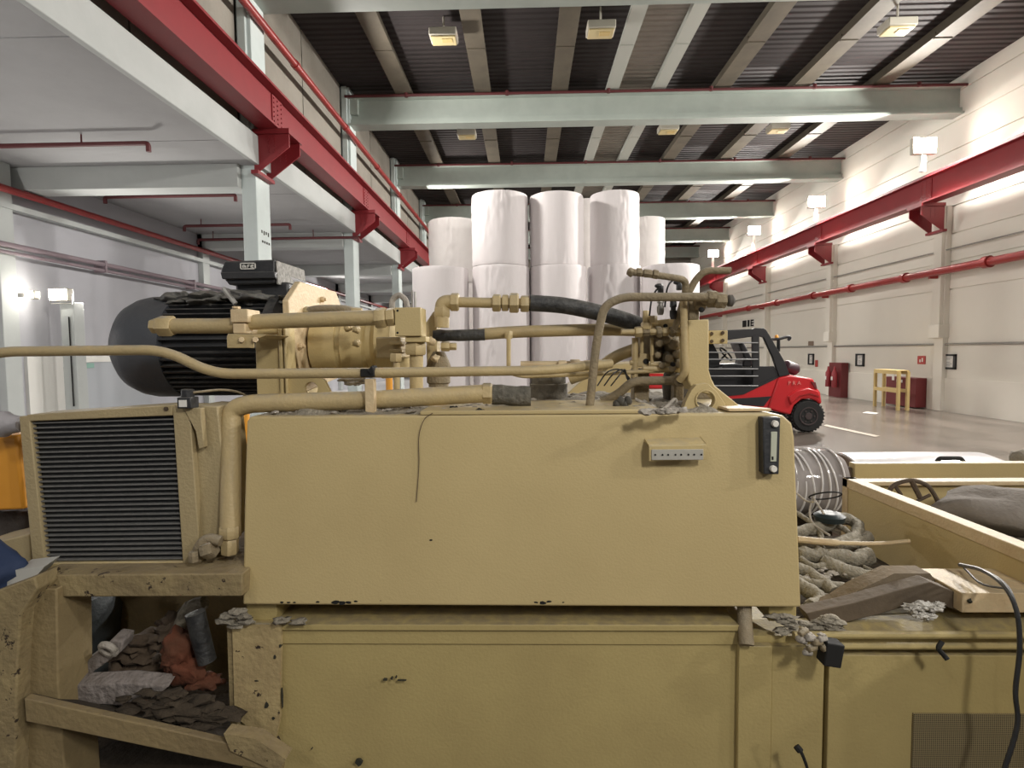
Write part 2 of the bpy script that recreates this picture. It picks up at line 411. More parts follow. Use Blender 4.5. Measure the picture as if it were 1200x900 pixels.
# columns left and right with red brackets
lw = ['far behind the viewer', 'just outside', 'nearest, left of the motor terminal box', 'second, behind the pump flange', 'third from the motor', 'fourth, beside the far rolls', 'fifth', 'farthest']
for i, y in enumerate(BAY):
    if y < 2: continue
    b = nb(); box(b, (-4.75, y-.08, 0), (-4.5, y+.42, 8.6)); box(b, (-4.70, y-.15, 5.3), (-4.56, y+.1, 8.6))
    o = obj('hall_column', b, M_colw, bevel=.012)
    if 9 < y < 10:
        b = nb()
        for q in range(4): box(b, (-4.5, y+.05+q*.08, 3.78-.02*(q % 2)), (-4.497, y+.09+q*.08, 3.83)); box(b, (-4.5, y+.06+q*.08, 3.62), (-4.497, y+.11+q*.08, 3.66))
        obj('ink_writing', b, M_mark, o)
    tag(o, 'pale blue-white column under the side floor edge, ' + lw[i], 'column', 'left hall columns')
    b = nb(); box(b, (XL, y-.2, 4.49), (-4.75, y+.2, 4.87)); 
    tag(obj('cross_beam', b, M_beamw, bevel=.01), 'pale concrete cross beam under the side slab at the column, ' + lw[i], 'beam', 'side bay cross beams')
    b = nb(); yq = -.35 if y < 10 else .1; box(b, (XL, y+yq-.3, 0), (XL+.14, y+yq, 4.87))
    tag(obj('wall_pilaster', b, M_beamw, bevel=.01), 'pale left-wall pilaster in line with column ' + lw[i], 'pilaster', 'left wall pilasters')
def bracket(X, s, y, label, grp):
    t = thing('crane_bracket', label, 'bracket', grp)
    b = nb(); box(b, (X, y-.16, 5.36), (X+s*.62, y+.4, 5.44)); obj('cap_plate', b, M_red, t)
    for k, yy in enumerate((y-.12, y+.32)):
        b = nb(); prism(b, [(X, yy, 5.36), (X+s*.6, yy, 5.36), (X+s*.6, yy, 5.15), (X+s*.06, yy, 4.75), (X, yy, 4.75)], (0, .03, 0))
        g = obj('gusset', b, M_red, t)
        b = nb()
        for r in range(6):
            for c in range(2): cyl(b, (X+s*(.25+c*.1), yy-.012, 5.32-r*.05), (X+s*(.25+c*.1), yy, 5.32-r*.05), .012, 6)
        obj('rivet_row', b, M_red, g)
    b = nb(); box(b, (X-s*.02, y-.2, 4.70), (X+s*.1, y+.42, 4.76)); obj('seat_plate', b, M_red, t)
    return t
rw = ['', '', 'second from the right edge', 'on the pilaster nearest in view', 'second along the right wall', 'third along the right wall', 'fourth along the right wall', 'farthest']
for i, y in enumerate(BAY):
    if y < 9: continue
    bracket(-4.5, 1, y, 'red riveted crane bracket on left column, ' + lw[i], 'left crane brackets')
    if i > 2:
        bracket(XR-.28, -1, y+.2, 'red crane bracket on right wall, ' + rw[i], 'right crane brackets')
        b = nb(); box(b, (XR-.14, y+.18, 0), (XR, y+.5, 5.4)); box(b, (XR-.24, y+.2, 2.0), (XR-.14, y+.48, 5.4)); box(b, (XR-.28, y+.15, 1.95), (XR, y+.53, 2.3))
        tag(obj('wall_column', b, M_wallr, bevel=.01), 'cream wall column under the red crane beam, ' + rw[i], 'column', 'right wall columns')
def crane_beam(X, label):
    t = thing('crane_beam', label, 'crane beam')
    b = nb(); box(b, (X-.17, YB, 5.44), (X+.17, YF, 5.48)); obj('bottom_flange', b, M_red, t)
    b = nb(); box(b, (X-.012, YB, 5.48), (X+.012, YF, 6.06)); obj('web', b, M_red, t)
    b = nb(); box(b, (X-.17, YB, 6.06), (X+.17, YF, 6.10)); obj('top_flange', b, M_red, t)
    b = nb(); box(b, (X-.04, YB, 6.10), (X+.04, YF, 6.18)); obj('rail', b, M_dred, t)
    for y in BAY:
        if y < 2: continue
        s = 1 if X < 0 else -1
        b = nb(); box(b, (X+s*.012, y-.05, 5.5), (X+s*.03, y+.35, 6.05))
        for r in range(7):
            for c in range(3): cyl(b, (X+s*.03, y+c*.14, 5.55+r*.075), (X+s*.045, y+c*.14, 5.55+r*.075), .014, 6)
        obj('splice_plate', b, M_red, t)
crane_beam(-4.22, 'long red steel crane beam along the left columns')
crane_beam(10.5, 'long red steel crane beam along the right wall carrying flood lamps')
# red pipes on walls
b = nb(); cyl(b, (-4.42, YB, 7.32), (-4.42, YF-2, 7.32), .07, 12)
for y in range(2, 34, 3): cyl(b, (-4.42, y, 7.32), (-4.42, y+.12, 7.32), .085, 12)
tag(obj('fire_pipe', b, M_redpipe), 'glossy red fire pipe along the upper left wall above the crane beam', 'pipe')
b = nb(); cyl(b, (XR-.44, YB, 3.67), (XR-.44, YF-1, 3.67), .10, 14)
for y in [5, 8, 11, 13.2, 16, 18.6, 21, 24, 27]: cyl(b, (XR-.44, y, 3.67), (XR-.44, y+.16, 3.67), .14, 14)
for y in BAY[2:]: box(b, (XR-.46, y+.28, 3.52), (XR-.2, y+.34, 3.60))
tag(obj('fire_pipe', b, M_redpipe), 'thick red fire pipe along the right wall below the crane beam', 'pipe')
b = nb(); cyl(b, (XR-.06, YB, 1.78), (XR-.06, YF-1, 1.78), .03, 8)
tag(obj('wall_conduit', b, M_steel), 'thin grey conduit along the right wall at sign height', 'conduit')
b = nb(); cyl(b, (XR-.12, YB, 4.25), (XR-.12, YF-1, 4.25), .02, 8)
tag(obj('wall_conduit', b, M_steel), 'thin conduit above the thick red pipe on the right wall', 'conduit')
b = nb(); cyl(b, (XL+.21, YB, 4.42), (XL+.21, YF-1, 4.42), .06, 10); tag(obj('fire_pipe', b, M_redpipe), 'red fire pipe high on the left wall under the side slab', 'pipe')
b = nb(); box(b, (XL+.0, YB, 4.13), (XL+.16, YF-1, 4.22)); tag(obj('wall_ledge', b, M_beamw), 'white ledge along the left wall under the red pipe', 'ledge')
b = nb(); cyl(b, (XL+.2, YB, 3.52), (XL+.2, 26, 3.52), .045, 10); cyl(b, (XL+.2, YB, 3.40), (XL+.2, 26, 3.40), .03, 10)
for y in range(2, 26, 3): box(b, (XL+.01, y, 3.36), (XL+.25, y+.05, 3.6))
tag(obj('cable_pipes', b, mat('mauve_pipe', (.22, .17, .19), .6)), 'pair of dull mauve pipes on the left wall below the white ledge', 'pipe')
# sprinkler branch pipes under the side slab
for (xa, xb_, py, Y, lab) in ((-40, 174, 172, 8.0, 'nearest, over the left lamp'), (123, 276, 231, 10.6, 'second, with a drop at each end'), (216, 340, 265, 13.0, 'third, behind the nearest column'), (232, 420, 281, 14.3, 'fourth, farthest back')):
    p0 = P(xa, py, Y); p1 = P(xb_, py, Y)
    b = nb(); tube(b, path_round([p0+V((0, 0, -.12)), p0, V((p1.x, Y, p0.z)), V((p1.x, Y, p0.z-.12))], .05), .035, 8)
    k = p0.x+.4
    while k < p1.x: cyl(b, (k, Y, p0.z), (k, Y, 4.88), .012, 6); k += 1.3
    tag(obj('sprinkler_branch', b, M_dred), 'dark red sprinkler pipe hung under the side slab, ' + lab, 'pipe', 'side bay sprinkler pipes')
# far end of the side bay: dark shutters, louvres
for (x0, x1, y0, y1, lab) in ((374, 399, 330, 364, 'behind the nearest gap of the columns'), (419, 452, 343, 366, 'between the two far columns')):
    a = PX(x0, y0, XL+.03); c = PX(x1, y0, XL+.03); a.y = a.y if x0 < 400 else 31.2; c.y = 25.1 if x0 < 400 else 35.8; c.z = 4.05
    b = nb(); box(b, (XL+.004, a.y, 1.2), (XL+.034, c.y, c.z)); y = a.y+.3
    while y < c.y-.1: box(b, (XL+.03, y, 1.2), (XL+.07, y+.08, c.z)); y += .8
    tag(obj('steel_shutter', b, M_louv), 'dark ribbed shutter on the left wall, ' + lab, 'shutter')
b = nb(); box(b, (-8.5, YF-.09, 1.2), (-6.6, YF, 6.2 if False else 4.2)); z = 1.4
while z < 4.2: box(b, (-8.5, YF-.16, z), (-6.6, YF-.1, z+.05)); z += .3
tag(obj('steel_shutter', b, M_louv), 'dark louvred shutter on the end wall beside the paper rolls', 'shutter')
# left wall: door, sign, lamp pillar
a = PX(80, 425, XL+.02); c = PX(176, 470, XL+.02)
b = nb(); box(b, (XL, a.y, 0), (XL+.03, c.y, a.z)); struct('door_1', b, mat('grey_door', (.40, .42, .45), .6))
b = nb(); box(b, (XL, a.y-.9, a.z), (XL+.06, c.y+.3, a.z+.12)); box(b, (XL, a.y-.9, 0), (XL+.06, a.y-.02, a.z)); struct('trim_2', b, M_white)
a = PX(92, 426, XL+.04); c = PX(110, 431, XL+.04)
b = nb(); box(b, (XL+.03, a.y, c.z), (XL+.05, c.y, a.z)); tag(obj('door_sign', b, M_grn), 'small green sign on the grey door of the left wall', 'sign')
b = nb(); box(b, (XL+.33, 9.75, 0), (XL+.58, 9.98, PX(67, 345, XL+.4).z if False else P(67, 345, 9.6).z-.12)); tag(obj('lamp_pillar', b, M_beamw, bevel=.01), 'pale pillar at the left wall carrying the bright flood lamp', 'pillar')
b = nb(); tube(b, [(XL+.5, 9.73, 2.4), (XL+.5, 9.73, .8)], .012, 6); tag(obj('lamp_cable', b, M_dark), 'dark cable hanging down the pale lamp pillar', 'cable')
def flood(c, tx, label, grp, w=.5, h=.3, post=0, wall=0):
    t = thing('flood_lamp', label, 'flood lamp', grp); c = V(c)
    b = nb(); box(b, c+V((-w/2, .02, -h/2)), c+V((w/2, .16, h/2))); obj('housing', b, M_lamph, t, bevel=.02)
    b = nb(); box(b, c+V((-w*.45, 0, -h*.43)), c+V((w*.45, .02, h*.43))); obj('lens', b, M_lamp, t, bevel=.005, label='glowing lens')
    if post:
        b = nb(); box(b, c+V((-.06, .05, -h/2-post)), c+V((.06, .15, -h/2))); obj('post', b, M_white, t)
    elif wall:
        b = nb(); box(b, (wall, c.y+.06, c.z-.03), (c.x, c.y+.12, c.z+.03)); obj('wall_arm', b, M_steel, t)
    else:
        b = nb(); tube(b, [c+V((-w/2-.02, .08, 0)), c+V((-w/2-.02, .08, -h/2-.04)), c+V((w/2+.02, .08, -h/2-.04)), c+V((w/2+.02, .08, 0))], .012, 6); obj('yoke', b, M_steel, t)
    return t
ln = ['largest, nearest on the right crane beam', 'second along the right crane beam', 'third along the right crane beam', 'farthest on the right crane beam']
pxl = [(1085, 170), (958, 236), (884, 270), (836, 297)]
for i, y in enumerate(LAMPY):
    c = P(*pxl[i], y)
    flood(c, 0, 'bright white flood lamp on a post, ' + ln[i], 'crane beam flood lamps', .6, .42, c.z-.21-6.18)
flood(P(67, 345, 9.6), 0, 'bright warm flood lamp on the pale pillar at the left wall', None, .34, .22)
flood(PX(33, 345, XL+.3), 0, 'small distant lamp left of the pillar lamp', None, .14, .14, 0, XL)
# dead roof luminaires
for (px, py, Y, lab) in ((520, 46, 11.8, 'leftmost of the near row'), (704, 38, 11.6, 'middle of the near row'), (1052, 35, 11.5, 'rightmost of the near row, by the bright flare'), (547, 160, 17, 'left of the second row'), (783, 154, 16.8, 'middle of the second row'), (912, 153, 16.8, 'right of the second row')):
    c = P(px, py, Y); t = thing('roof_luminaire', 'unlit boxy roof luminaire with yellowed lens, ' + lab, 'ceiling lamp', 'unlit roof luminaires')
    b = nb(); box(b, c+V((-.28, -.18, 0)), c+V((.28, .22, .16))); box(b, c+V((-.02, 0, .16)), c+V((.02, .04, 8.62-c.z))); obj('housing', b, M_lamph, t, bevel=.02)
    b = nb(); box(b, c+V((-.25, -.15, -.03)), c+V((.25, .19, 0))); l = obj('lens', b, M_lampoff, t, bevel=.01)
    b = nb(); box(b, c+V((-.03, -.08, -.04)), c+V((.18, .06, -.03))); obj('lamp_tube', b, M_yel, l)

# ================================================================== PAPER ROLLS
def roll(px0, px1, ptop, Y, z0, m, label, seed):
    X0 = P(px0, ptop, Y).x; X1 = P(px1, ptop, Y).x; R = (X1-X0)/2*.985; cx = (X0+X1)/2; z1 = P((px0+px1)/2, ptop, Y-R).z
    b = nb(); n = 128; H = z1-z0; rings = []; nz_ = max(10, int(H*22))
    for i in range(nz_+1):
        z = z0+H*i/nz_; ring = []
        for k in range(n):
            a = 2*PI*k/n; d = V((math.cos(a), math.sin(a), 0))
            q = V((d.x*1.3, d.y*1.3, z*.5+seed*5)); ww = max(0, mnoise.noise(q))
            rr = R*(1 + .004*mnoise.noise(V((d.x*3, d.y*3, z*3+seed))) + .075*ww*mnoise.noise(V((d.x*9, d.y*9, z*4+seed)))+.02*ww*mnoise.noise(V((d.x*26, d.y*26, z*9+seed))))
            if i in (0, nz_): rr *= .985
            ring.append(V((cx, Y, z)) + d*rr)
        rings.append(ring)
    loft(b, rings)
    t = thing('paper_roll', label, 'paper roll', 'jumbo tissue rolls standing in stacks')
    w_ = obj('wrapped_paper', b, m, t, angle=60)
    b = nb(); cyl(b, (cx, Y, z0+.02), (cx, Y, z1+.012), .06, 16); obj('core', b, M_card, t)
    return z1
ZS = P(600, 309, 12.8).z
RL = [
 (552, 619, 222, 13.5, 'U', 'upper roll of the tallest leftmost stack, wrinkled film on its right side'),
 (553, 621, 309, 13.5, 'L', 'lower roll of the tallest leftmost stack, under the wrinkled one'),
 (620, 684, 223, 13.6, 'U', 'upper roll of the middle stack, creased patch on its right'),
 (620, 687, 309, 13.6, 'L', 'lower roll of the middle stack'),
 (691, 749, 222, 13.9, 'U', 'upper roll of the right tall stack, smooth sided'),
 (688, 751, 309, 13.9, 'L', 'lower roll of the right tall stack'),
 (483, 549, 311, 13.35, 'L', 'single short roll at the left end of the row'),
 (752, 819, 308, 13.35, 'L', 'single short roll at the right end, behind the bent pipes'),
 (502, 562, 254, 15.7, 'U', 'greyish upper roll set back behind the left short roll'),
 (502, 562, 330, 15.7, 'L', 'greyish lower roll set back behind the left short roll'),
 (735, 779, 253, 17.2, 'B', 'tall cream roll set back behind the right short roll'),
 (672, 704, 232, 16.6, 'B', 'cream roll seen in the slit between the middle and right stacks'),
]
for i, (a, c, t_, Y, k, lab) in enumerate(RL):
    z0 = 0
    if k == 'U':
        a2_, c2_, t2_, Y2_ = RL[i+1][:4]; R2_ = (P(c2_, t2_, Y2_).x-P(a2_, t2_, Y2_).x)/2*.985
        z0 = P((a2_+c2_)/2, t2_, Y2_-R2_).z + .013
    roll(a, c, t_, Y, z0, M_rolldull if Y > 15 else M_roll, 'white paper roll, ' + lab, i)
# ================================================================== RIGHT WALL FITTINGS
for (px, py, hw, hh, lab) in ((1112, 424, 8, 9, 'nearest, right of the wall column'), (1008, 422, 4.6, 7.5, 'middle, left of the maroon cabinet'), (950.5, 421, 3, 6.5, 'farthest, above the forklift tail')):
    a = PX(px-hw, py-hh, XR-.02); c = PX(px+hw, py+hh, XR-.02)
    t = thing('framed_notice', 'dark framed paper notice on the right wall, ' + lab, 'framed notice', 'framed notices')
    b = nb(); y0, y1 = sorted((a.y, c.y)); z0, z1 = c.z, a.z; e = .05
    for q in (((y0, z0), (y1, z0+e)), ((y0, z1-e), (y1, z1)), ((y0, z0), (y0+e*1.4, z1)), ((y1-e*1.4, z0), (y1, z1))):
        box(b, (XR-.05, q[0][0], q[0][1]), (XR, q[1][0], q[1][1]))
    obj('frame', b, M_black, t)
    b = nb(); box(b, (XR-.02, y0+e, z0+e), (XR, y1-e, z1-e)); s = obj('sheet', b, M_white, t)
    b = nb(); H = z1-z0
    for k in range(6):
        if k != 2: box(b, (XR-.025, y0+.14+(.06 if k % 2 else 0), z1-H*(.22+.1*k)), (XR-.02, y1-.14, z1-H*(.25+.1*k)))
    obj('print_lines', b, mat('grey_print', (.25, .25, .27), .7), s)
def wallbox(name, x0, y0, x1, y1, m, lab, cat, d=.2):
    a = PX(x0, y0, XR-d); c = PX(x1, y1, XR-d); ya, yb = sorted((a.y, c.y))
    b = nb(); box(b, (XR-d, ya, c.z), (XR, yb, a.z)); o = obj(name, b, m, bevel=.01); tag(o, lab, cat); return o, ya, yb, c.z, a.z
wallbox('fire_sign', 1075, 417, 1084, 427, M_signred, 'red and white square fire sign left of the nearest wall column', 'sign', .02)
a = PX(1077, 419, XR-.025)
b = nb(); wy = PX(1079.5, 422, XR-.021); box(b, (XR-.024, wy.y-.07, wy.z-.05), (XR-.02, wy.y-.02, wy.z+.06)); box(b, (XR-.024, wy.y+.02, wy.z-.06), (XR-.02, wy.y+.07, wy.z+.02)); obj('pictogram', b, M_white, [o for o in ROOTS if o.name.startswith('fire_sign')][-1])
wallbox('warning_plate', 947, 400, 953, 405, mat('brown_plate', (.25, .18, .13), .6), 'small brown plate above the far framed notice', 'sign', .02)
wallbox('fire_sign', 955, 422, 958, 430, M_signred, 'tiny narrow red notice beside the far framed notice', 'sign', .02)
a = PX(1055, 441, XR-.3); c = PX(1073, 478, XR-.3)
t = thing('fire_cabinet', 'maroon fire hose cabinet on the floor at the right wall behind yellow stand', 'cabinet')
yc0 = PX(1073, 460, XR-.35).y; yc1 = PX(1038, 460, XR-.35).y
b = nb(); box(b, (XR-.35, yc0, 0.03), (XR-.05, yc1, PX(1055, 442, XR-.35).z)); obj('body', b, M_dkred, t, bevel=.01)
b = nb(); box(b, (XR-.36, yc0+.55, .7), (XR-.35, yc0+.8, .78)); box(b, (XR-.36, yc0+.9, .75), (XR-.35, yc0+1.0, .95)); obj('label_sticker', b, M_white, t)
# yellow stand
p0 = PZ(1025, 476, 0); p1 = PZ(1052, 481, 0)
t = thing('yellow_stand', 'yellow painted steel stand in front of the maroon cabinet', 'stand')
zt = 1.05
for (x, y) in ((p0.x, p0.y), (p1.x, p1.y), (p0.x+.25, p0.y), (p1.x+.25, p1.y)):
    b = nb(); box(b, (x-.035, y-.035, 0), (x+.035, y+.035, zt)); obj('leg', b, M_yel, t)
b = nb()
for zz in (zt, .55):
    prism(b, [(p0.x-.05, p0.y, zz-.07), (p1.x-.05, p1.y, zz-.07), (p1.x+.04, p1.y, zz-.07), (p0.x+.04, p0.y, zz-.07)], (0, 0, .09))
    prism(b, [(p0.x+.22, p0.y, zz-.07), (p1.x+.22, p1.y, zz-.07), (p1.x+.28, p1.y, zz-.07), (p0.x+.28, p0.y, zz-.07)], (0, 0, .09))
obj('rail', b, M_yel, t)
b = nb(); prism(b, [(p0.x-.05, p0.y, zt+.02), (p1.x-.05, p1.y, zt+.02), (p1.x+.28, p1.y, zt+.02), (p0.x+.28, p0.y, zt+.02)], (0, 0, .02)); obj('top', b, M_yel, t)
# far fire point
t = thing('fire_point', 'dark red fire extinguisher board by the far wall column', 'fire point')
o_ = PX(971, 463, XR-.5)
b = nb(); box(b, (XR-.3, o_.y-.38, 0), (XR-.05, o_.y+.38, 1.2)); obj('board', b, M_dkred, t)
for k in (-.2, .2):
    b = nb(); lathe(b, (XR-.42, o_.y+k, .35), (XR-.42, o_.y+k, 1.2), [(0, .09), (.5, .09), (.6, .04), (.72, .03)], 12); e_ = obj('extinguisher', b, M_red, t)
    b = nb(); box(b, (XR-.52, o_.y+k-.05, .6), (XR-.51, o_.y+k+.05, .72)); obj('tag_label', b, M_white, e_)
# exit sign
t = thing('exit_sign', 'small black and white direction sign on the wall above the forklift cab', 'sign')
a = PX(870, 376, XR-.03); c = PX(884, 382, XR-.03); ya, yb = sorted((a.y, c.y)); 
b = nb(); box(b, (XR-.03, ya, c.z), (XR, yb, a.z)); obj('plate', b, M_white, t)
b = nb(); W_ = yb-ya; H_ = a.z-c.z
box(b, (XR-.04, yb-W_*.36, c.z), (XR-.03, yb-W_*.02, a.z)); box(b, (XR-.04, yb-W_*.62, c.z), (XR-.03, yb-W_*.44, a.z))
for k in range(3): box(b, (XR-.04, ya+W_*.05, c.z+H_*k*.38), (XR-.03, ya+W_*.3, c.z+H_*(k*.38+.22)))
box(b, (XR-.04, ya+W_*.22, c.z), (XR-.03, ya+W_*.3, a.z)); obj('symbols', b, M_dark, t)
# white paper scrap and lane marking on the floor
b = nb(); q = [PZ(1010, 484, .006), PZ(1026, 485.5, .006), PZ(1030, 484, .006), PZ(1016, 482.3, .006)]; prism(b, q, (0, 0, .004)); tag(obj('paper_scrap', b, mat('scrap_paper', (.45, .43, .4), .8)), 'white paper scrap on the floor in front of the yellow stand', 'paper')
b = nb(); q = [PZ(965, 499, .004), PZ(1025, 512, .004), PZ(1031, 511, .004), PZ(968, 497.5, .004)]; prism(b, q, (0, 0, .003)); struct('trim_3', b, mat('worn_line', (.26, .21, .15), .6))

# ================================================================== FORKLIFT (side on, behind the tank)
FY = 11.35
def C6(x, y): return (820 + x/6.667, 370 + y/6.667)
def fp(pts, Y=FY): return [P(*C6(x, y), Y) for x, y in pts]
t = thing('forklift', 'red forklift with black cab parked behind the right end of the tank', 'forklift')
b = nb(); prism(b, fp([(530,725),(612,482),(700,462),(790,474),(890,492),(915,560),(945,598),(958,690),(930,688),(915,668),(870,650),(800,652),(740,700),(712,775),(640,760)]), (0, 1.3, 0)); cw = obj('counterweight', b, M_fred, t, bevel=.05, seg=3)
b = nb(); prism(b, fp([(690,632),(760,580),(850,562),(935,590),(945,640),(860,615),(780,635),(715,700)], FY-.04), (0, .1, 0)); obj('wheel_arch', b, M_fred, cw, bevel=.03)
b = nb(); prism(b, fp([(872,515),(905,520),(918,572),(900,565)], FY-.02), (0, 1.3, 0)); obj('tail_light', b, M_dkred, cw)
b = nb(); text_mesh(b, 'P R A', P(*C6(690, 540), FY-.012), (1, 0, 0), (0, 0, 1), .11, .003); obj('lettering', b, mat('faded_lettering', (.72, .25, .22), .5), cw)
b = nb(); prism(b, fp([(-240,690),(-240,600),(210,628),(340,615),(600,490),(608,484),(526,725),(300,712),(280,760),(-200,800)]), (0, 1.3, 0)); bd = obj('body', b, M_fred, t, bevel=.03)
b = nb(); prism(b, fp([(235,650),(560,630),(500,708),(300,695)], FY-.015), (0, .04, 0)); sp = obj('side_panel', b, M_fblk, bd)
b = nb(); text_mesh(b, 'Linde', P(*C6(362, 672), FY-.022), (1, 0, .03), (0, 0, 1), .25, .003); obj('logo', b, M_white, sp)
b = nb(); prism(b, fp([(-240,600),(-240,548),(440,548),(620,472),(600,492),(340,616),(210,630)], FY-.01), (0, 1.3, 0)); obj('cab_sill', b, M_fblk, t)
for dy in (0, 1.2):
    b = nb(); prism(b, fp([(-120,190),(-110,128),(220,118),(410,108),(430,96),(500,96),(520,110),(545,150),(660,350),(705,462),(622,478),(570,320),(500,170),(460,158),(220,190)], FY+dy), (0, .08, 0)); obj('cab_frame', b, M_fblk, t, bevel=.01)
    b = nb(); prism(b, fp([(415,150),(465,150),(468,540),(418,545)], FY+dy), (0, .08, 0)); obj('cab_pillar', b, M_fblk, t)
b = nb(); prism(b, fp([(465,395),(580,395),(625,480),(465,545)], FY+.02), (0, .04, 0)); obj('rear_panel', b, M_fblk, t)
b = nb(); prism(b, fp([(-120,115),(220,112),(500,100),(515,112),(-120,135)], FY+.05), (0, 1.15, 0)); obj('roof', b, M_fblk, t)
b = nb(); prism(b, fp([(-100,410),(415,400),(415,548),(-100,548)], FY+.3), (0, .05, 0)); obj('door_skirt', b, M_fblk, t)
b = nb()
for yy in (212, 286, 341, 416, 472, 548): cyl(b, P(*C6(-60, yy), FY-.01), P(*C6(455, yy), FY-.01), .014, 8)
obj('side_bars', b, M_silver, t)
b = nb(); prism(b, fp([(300,210),(350,210),(410,330),(410,400),(330,400),(350,330)], FY+.5), (0, .5, 0)); prism(b, fp([(180,380),(340,372),(340,430),(180,440)], FY+.45), (0, .5, 0)); obj('seat', b, M_fblk, t, bevel=.03)
b = nb(); prism(b, fp([(20,210),(100,205),(150,300),(160,400),(40,420)], FY+.6), (0, .4, 0)); obj('dashboard', b, M_fblk, t, bevel=.02)
b = nb(); torus(b, P(*C6(205, 300), FY+.65), (.6, 0, .5), .17, .018, 24, 6); cyl(b, P(*C6(205, 300), FY+.65), P(*C6(130, 380), FY+.65), .02, 8); obj('steering_wheel', b, M_fblk, t)
b = nb(); lathe(b, P(*C6(655, 390), FY+.35), P(*C6(760, 425), FY+.45), [(0, .05), (.03, .11), (.06, .13), (.30, .13), (.36, .08), (.38, .03)], 20); obj('gas_cylinder', b, mat('dark_maroon', (.06, .03, .04), .4), t)
b = nb(); tube(b, fp([(615,280),(615,185)], FY+.3), .035, 8); tube(b, smooth_path(fp([(565,185),(620,180),(690,165),(705,175),(690,190)], FY+.3)), .03, 8); obj('mirror_arm', b, M_fblk, t)
b = nb(); lathe(b, P(*C6(600, 172), FY+.3), P(*C6(600, 120), FY+.3), [(0, .04), (.04, .035), (.06, .02)], 12); obj('beacon', b, M_orange, t)
def wheel(c, R, wd, nm='wheel'):
    b = nb(); lathe(b, c, V(c)+V((0, wd, 0)), [(0, R*.55), (0, R*.9), (.03, R*.98), (.06, R), (wd-.06, R), (wd-.03, R*.98), (wd, R*.9), (wd, R*.5)], 36)
    for k in range(30):
        a = 2*PI*k/30; M = Matrix.Translation(V(c)+V((0, 0, 0))) @ Matrix.Rotation(a, 4, 'Y')
        rbox(b, (R*.96, .02, -.012), (R*1.02, wd-.02, .018), M)
    w_ = obj(nm, b, M_tyre, t)
    b = nb(); lathe(b, V(c)+V((0, -.012, 0)), V(c)+V((0, .05, 0)), [(0, .04), (0, R*.2), (.03, R*.25), (.035, R*.45), (.0, R*.5), (.0, R*.56), (.03, R*.57)], 24)
    for k in range(6):
        a = k*PI/3; q = V(c)+V((math.cos(a)*R*.36, -.01, math.sin(a)*R*.36)); cyl(b, q, q+V((0, .04, 0)), .018, 6)
    obj('hub', b, M_hub, w_)
wc = P(*C6(850, 810), FY); wheel(V((wc.x, FY, .33)), .33, .22); wheel(V((wc.x, FY+1.1, .33)), .33, .22)
wc = P(815, 480, FY); wheel(V((wc.x, FY-.02, .4)), .4, .28); wheel(V((wc.x, FY+1.05, .4)), .4, .28)
b = nb()
for dy in (.2, .95): box(b, P(793, 500, FY+dy)+V((0, 0, -.1)), P(800, 378, FY+dy)+V((0, .12, 0)))
obj('mast', b, M_fblk, t)
b = nb()
for dy in (.3, .9):
    q = P(793, 500, FY+dy); box(b, (q.x-1.1, FY+dy, .06), (q.x, FY+dy+.12, .11)); box(b, (q.x-.05, FY+dy, .06), (q.x, FY+dy+.12, .6))
obj('forks', b, M_fblk, t)

# ================================================================== HYDRAULIC TANK
TY = 1.5
ZT = P(600, 486, TY).z                   # top of the tank
t = thing('hydraulic_tank', 'large cream painted hydraulic oil tank with sight gauge at right', 'tank')
b = nb()
front = [(284, 709), (286, 600), (289, 494), (293, 488), (900, 484), (918, 487), (928, 496), (931, 512), (935, 610), (939, 712)]
def tp(x, y, dY=0): return P(x, y, TY - .045*(y-487)/223 + dY)
fr = [tp(x, y) for x, y in front]; bk = [V((p.x, 2.26, p.z)) for p in fr]
loft(b, [fr, bk]); tb = obj('tank_body', b, M_tank, t, bevel=.006, seg=3)
b = nb(); prism(b, [V((P(x, 480, TY).x, yy, ZT)) for x, yy in ((492, TY+.0), (775, TY+.0), (775, TY+.3), (492, TY+.3))], (0, 0, .012)); obj('cover_plate', b, M_tank, t, bevel=.003)
b = nb(); prism(b, [V((P(x, 480, TY).x, yy, ZT+.002)) for x, yy in ((857, TY+.02), (908, TY+.02), (890, TY+.10), (857, TY+.10))], (0, 0, .008)); obj('pale_shim', b, M_plate, t, bevel=.002)
ZB = fr[0].z
for x0, x1 in ((284, 320), (905, 938)):
    a = tp(x0, 709, .01); c = tp(x1, 709, .01)
    b = nb(); box(b, (a.x, 1.485, P(600, 731, 1.47).z), (c.x, a.y+.7, ZB+.004)); obj('foot', b, M_base, t, bevel=.003)
# chips on the lower edge and small marks
b = nb()
for (x, y, s) in ((330,706,3),(338,706,2.4),(345,706,2),(372,705.5,2.5),(393,706,5),(401,706.5,5),(408,706,4),(417,705,2.6),(446,704,1),(628,706,3),(636,706.5,4),(644,705,3.2),(505,633,2.2),(660,706,1.5)):
    c = tp(x, y, -.0004); rr = s*1.46/650
    pts = [c + V((math.cos(k*PI/4)*rr*random.uniform(.7, 1.3), 0, math.sin(k*PI/4)*rr*.5*random.uniform(.6, 1.2))) for k in range(8)]
    prism(b, pts, (0, .004, 0))
obj('paint_chips', b, M_dark, tb)
